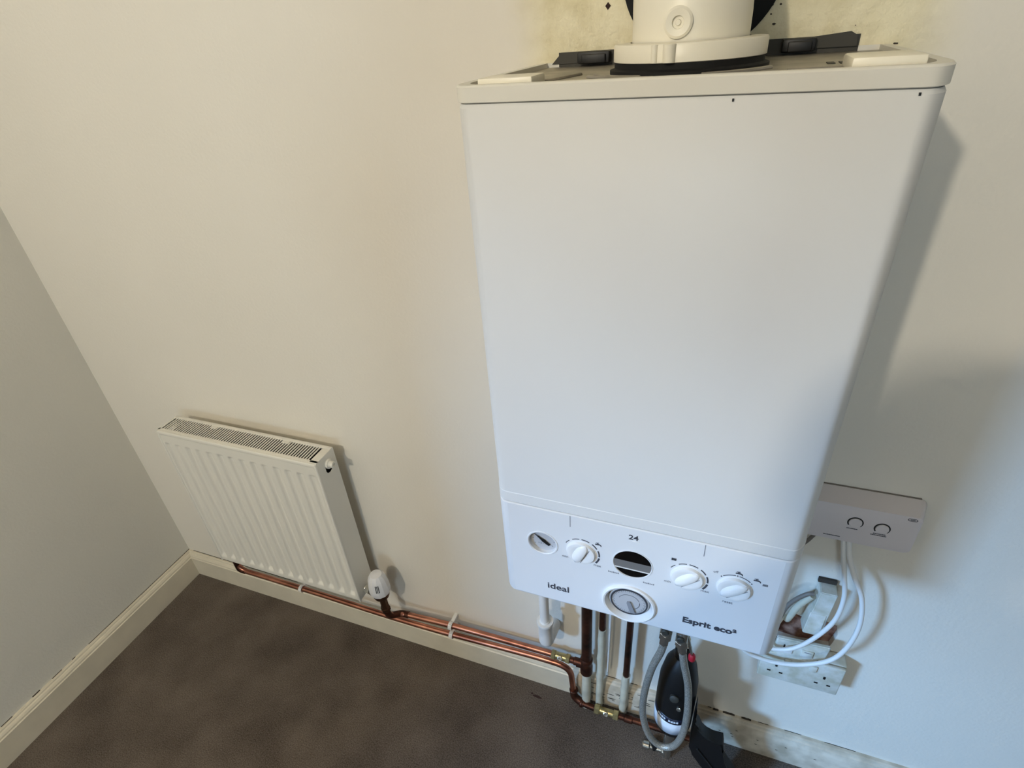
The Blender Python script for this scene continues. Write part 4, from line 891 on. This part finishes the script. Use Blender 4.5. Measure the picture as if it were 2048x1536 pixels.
pel = nv((PXO + 1.52, -1.17, 0.93), (0.145, 0.10)); sp1 = nv((PXO + 1.52, -1.18, 1.10), (0.13, 0.095), pel); ch = nv((PXO + 1.515, -1.17, 1.30), (0.155, 0.105), sp1)
nk0 = nv((PXO + 1.505, -1.15, 1.435), 0.062, ch); nk = nv((PXO + 1.495, -1.125, 1.455), 0.052, nk0)
h1_ = nv((PXO + 1.487, -1.105, 1.510), (0.066, 0.080), nk); h2_ = nv((PXO + 1.483, -1.10, 1.572), (0.074, 0.088), h1_); h3_ = nv((PXO + 1.480, -1.105, 1.618), (0.050, 0.062), h2_)
hands = []
for s, sh, el in ((-1, (PXO + 1.345, -1.15, 1.365), (PXO + 1.30, -1.02, 1.170)), (1, (PXO + 1.690, -1.15, 1.365), (PXO + 1.775, -1.03, 1.180))):
    end = pc + rv * (0.078 * s)
    wr = end + rv * (0.022 * s) - uv * 0.062 + bv * 0.055
    a = nv(sh, 0.060, nk0); b = nv(el, 0.044, a); c = nv(wr, 0.027, b)
    pm = nv(wr.lerp(end + bv * 0.022, 0.55) + rv * (0.006 * s), (0.030, 0.020), c); hands.append(pm)
    for k, (hgt, ln) in enumerate(((0.030, 0.062), (0.012, 0.070), (-0.007, 0.066), (-0.025, 0.052))):
        kn = end + rv * (0.016 * s) + uv * (hgt - 0.012) + bv * 0.018
        f0 = nv(kn, 0.0092, pm); f1 = nv(end + rv * (0.012 * s) + uv * (hgt - 0.004) - bv * 0.006, 0.0086, f0); nv(end - rv * ((ln - 0.045) * s) + uv * hgt - bv * 0.014 if False else end + rv * (0.004 * s) + uv * (hgt * 0.9) - bv * 0.008, 0.0074, f1)
    t0 = nv(end + rv * (0.008 * s) - uv * 0.038 + bv * 0.026, 0.0115, pm); t1 = nv(end - rv * (0.012 * s) - uv * 0.024 + bv * 0.020, 0.0098, t0); nv(end - rv * (0.030 * s) - uv * 0.012 + bv * 0.016, 0.0085, t1)
for s in (-1, 1):
    a = nv((PXO + 1.52 + s * 0.09, -1.17, 0.84), 0.088, pel); b = nv((PXO + 1.52 + s * 0.10, -1.155, 0.48), 0.058, a); c = nv((PXO + 1.52 + s * 0.105, -1.19, 0.09), 0.038, b); d = nv((PXO + 1.52 + s * 0.115, -1.10, 0.040), (0.038, 0.034), c); nv((PXO + 1.52 + s * 0.125, -1.00, 0.032), (0.036, 0.024), d)
skinned('body', V, Eg, pel, 'skin', per)
V, Eg = [], []
pel = nv((PXO + 1.52, -1.17, 0.92), (0.165, 0.12)); sp1 = nv((PXO + 1.52, -1.18, 1.10), (0.158, 0.118), pel); ch = nv((PXO + 1.515, -1.17, 1.30), (0.175, 0.125), sp1); nk0 = nv((PXO + 1.505, -1.15, 1.430), 0.080, ch)
for s, sh, el in ((-1, (PXO + 1.345, -1.15, 1.365), (PXO + 1.30, -1.02, 1.170)), (1, (PXO + 1.690, -1.15, 1.365), (PXO + 1.775, -1.03, 1.180))):
    end = pc + rv * (0.078 * s); wr = end + rv * (0.022 * s) - uv * 0.062 + bv * 0.055
    a = nv(sh, 0.074, nk0); b = nv(el, 0.058, a); nv(Vector(el).lerp(wr, 0.86), 0.040, b)
skinned('jumper', V, Eg, 0, 'jacket', per)
V, Eg = [], []
pel = nv((PXO + 1.52, -1.17, 0.93), (0.155, 0.112))
for s in (-1, 1):
    a = nv((PXO + 1.52 + s * 0.09, -1.17, 0.82), 0.100, pel); b = nv((PXO + 1.52 + s * 0.10, -1.155, 0.48), 0.074, a); nv((PXO + 1.52 + s * 0.105, -1.19, 0.10), 0.056, b)
skinned('trousers', V, Eg, 0, 'trousers', per)
bm = B(); bmesh.ops.create_uvsphere(bm, u_segments=32, v_segments=20, radius=1.0)
for v in bm.verts: v.co = Vector((PXO + 1.482 + v.co.x * 0.080, -1.122 + v.co.y * 0.094, 1.582 + v.co.z * 0.080))
bmesh.ops.delete(bm, geom=[v for v in bm.verts if v.co.z < 1.572 and v.co.y > -1.12], context='VERTS'); build('hair', bm, 'hair', per)
bm = B(); tube(bm, [(PXO + 1.486, -1.012, 1.565), (PXO + 1.487, -0.998, 1.537), (PXO + 1.488, -1.008, 1.528)], [0.006, 0.011, 0.008], 12); build('nose', bm, 'skin', per)
for s in (-1, 1):
    bm = B(); bmesh.ops.create_uvsphere(bm, u_segments=16, v_segments=10, radius=0.0125); bmesh.ops.translate(bm, verts=bm.verts[:], vec=(PXO + 1.485 + s * 0.030, -1.026, 1.570)); build('eye', bm, 'label_white', per)
    bm = B(); bmesh.ops.create_uvsphere(bm, u_segments=12, v_segments=10, radius=1.0)
    for v in bm.verts: v.co = Vector((PXO + 1.485 + s * 0.078 + v.co.x * 0.008, -1.105 + v.co.y * 0.018, 1.557 + v.co.z * 0.030))
    build('ear', bm, 'skin', per)
bm = B(); tube(bm, [(PXO + 1.466, -1.020, 1.506), (PXO + 1.487, -1.010, 1.504), (PXO + 1.508, -1.020, 1.506)], [0.003, 0.006, 0.003], 10); build('mouth', bm, 'red', per)
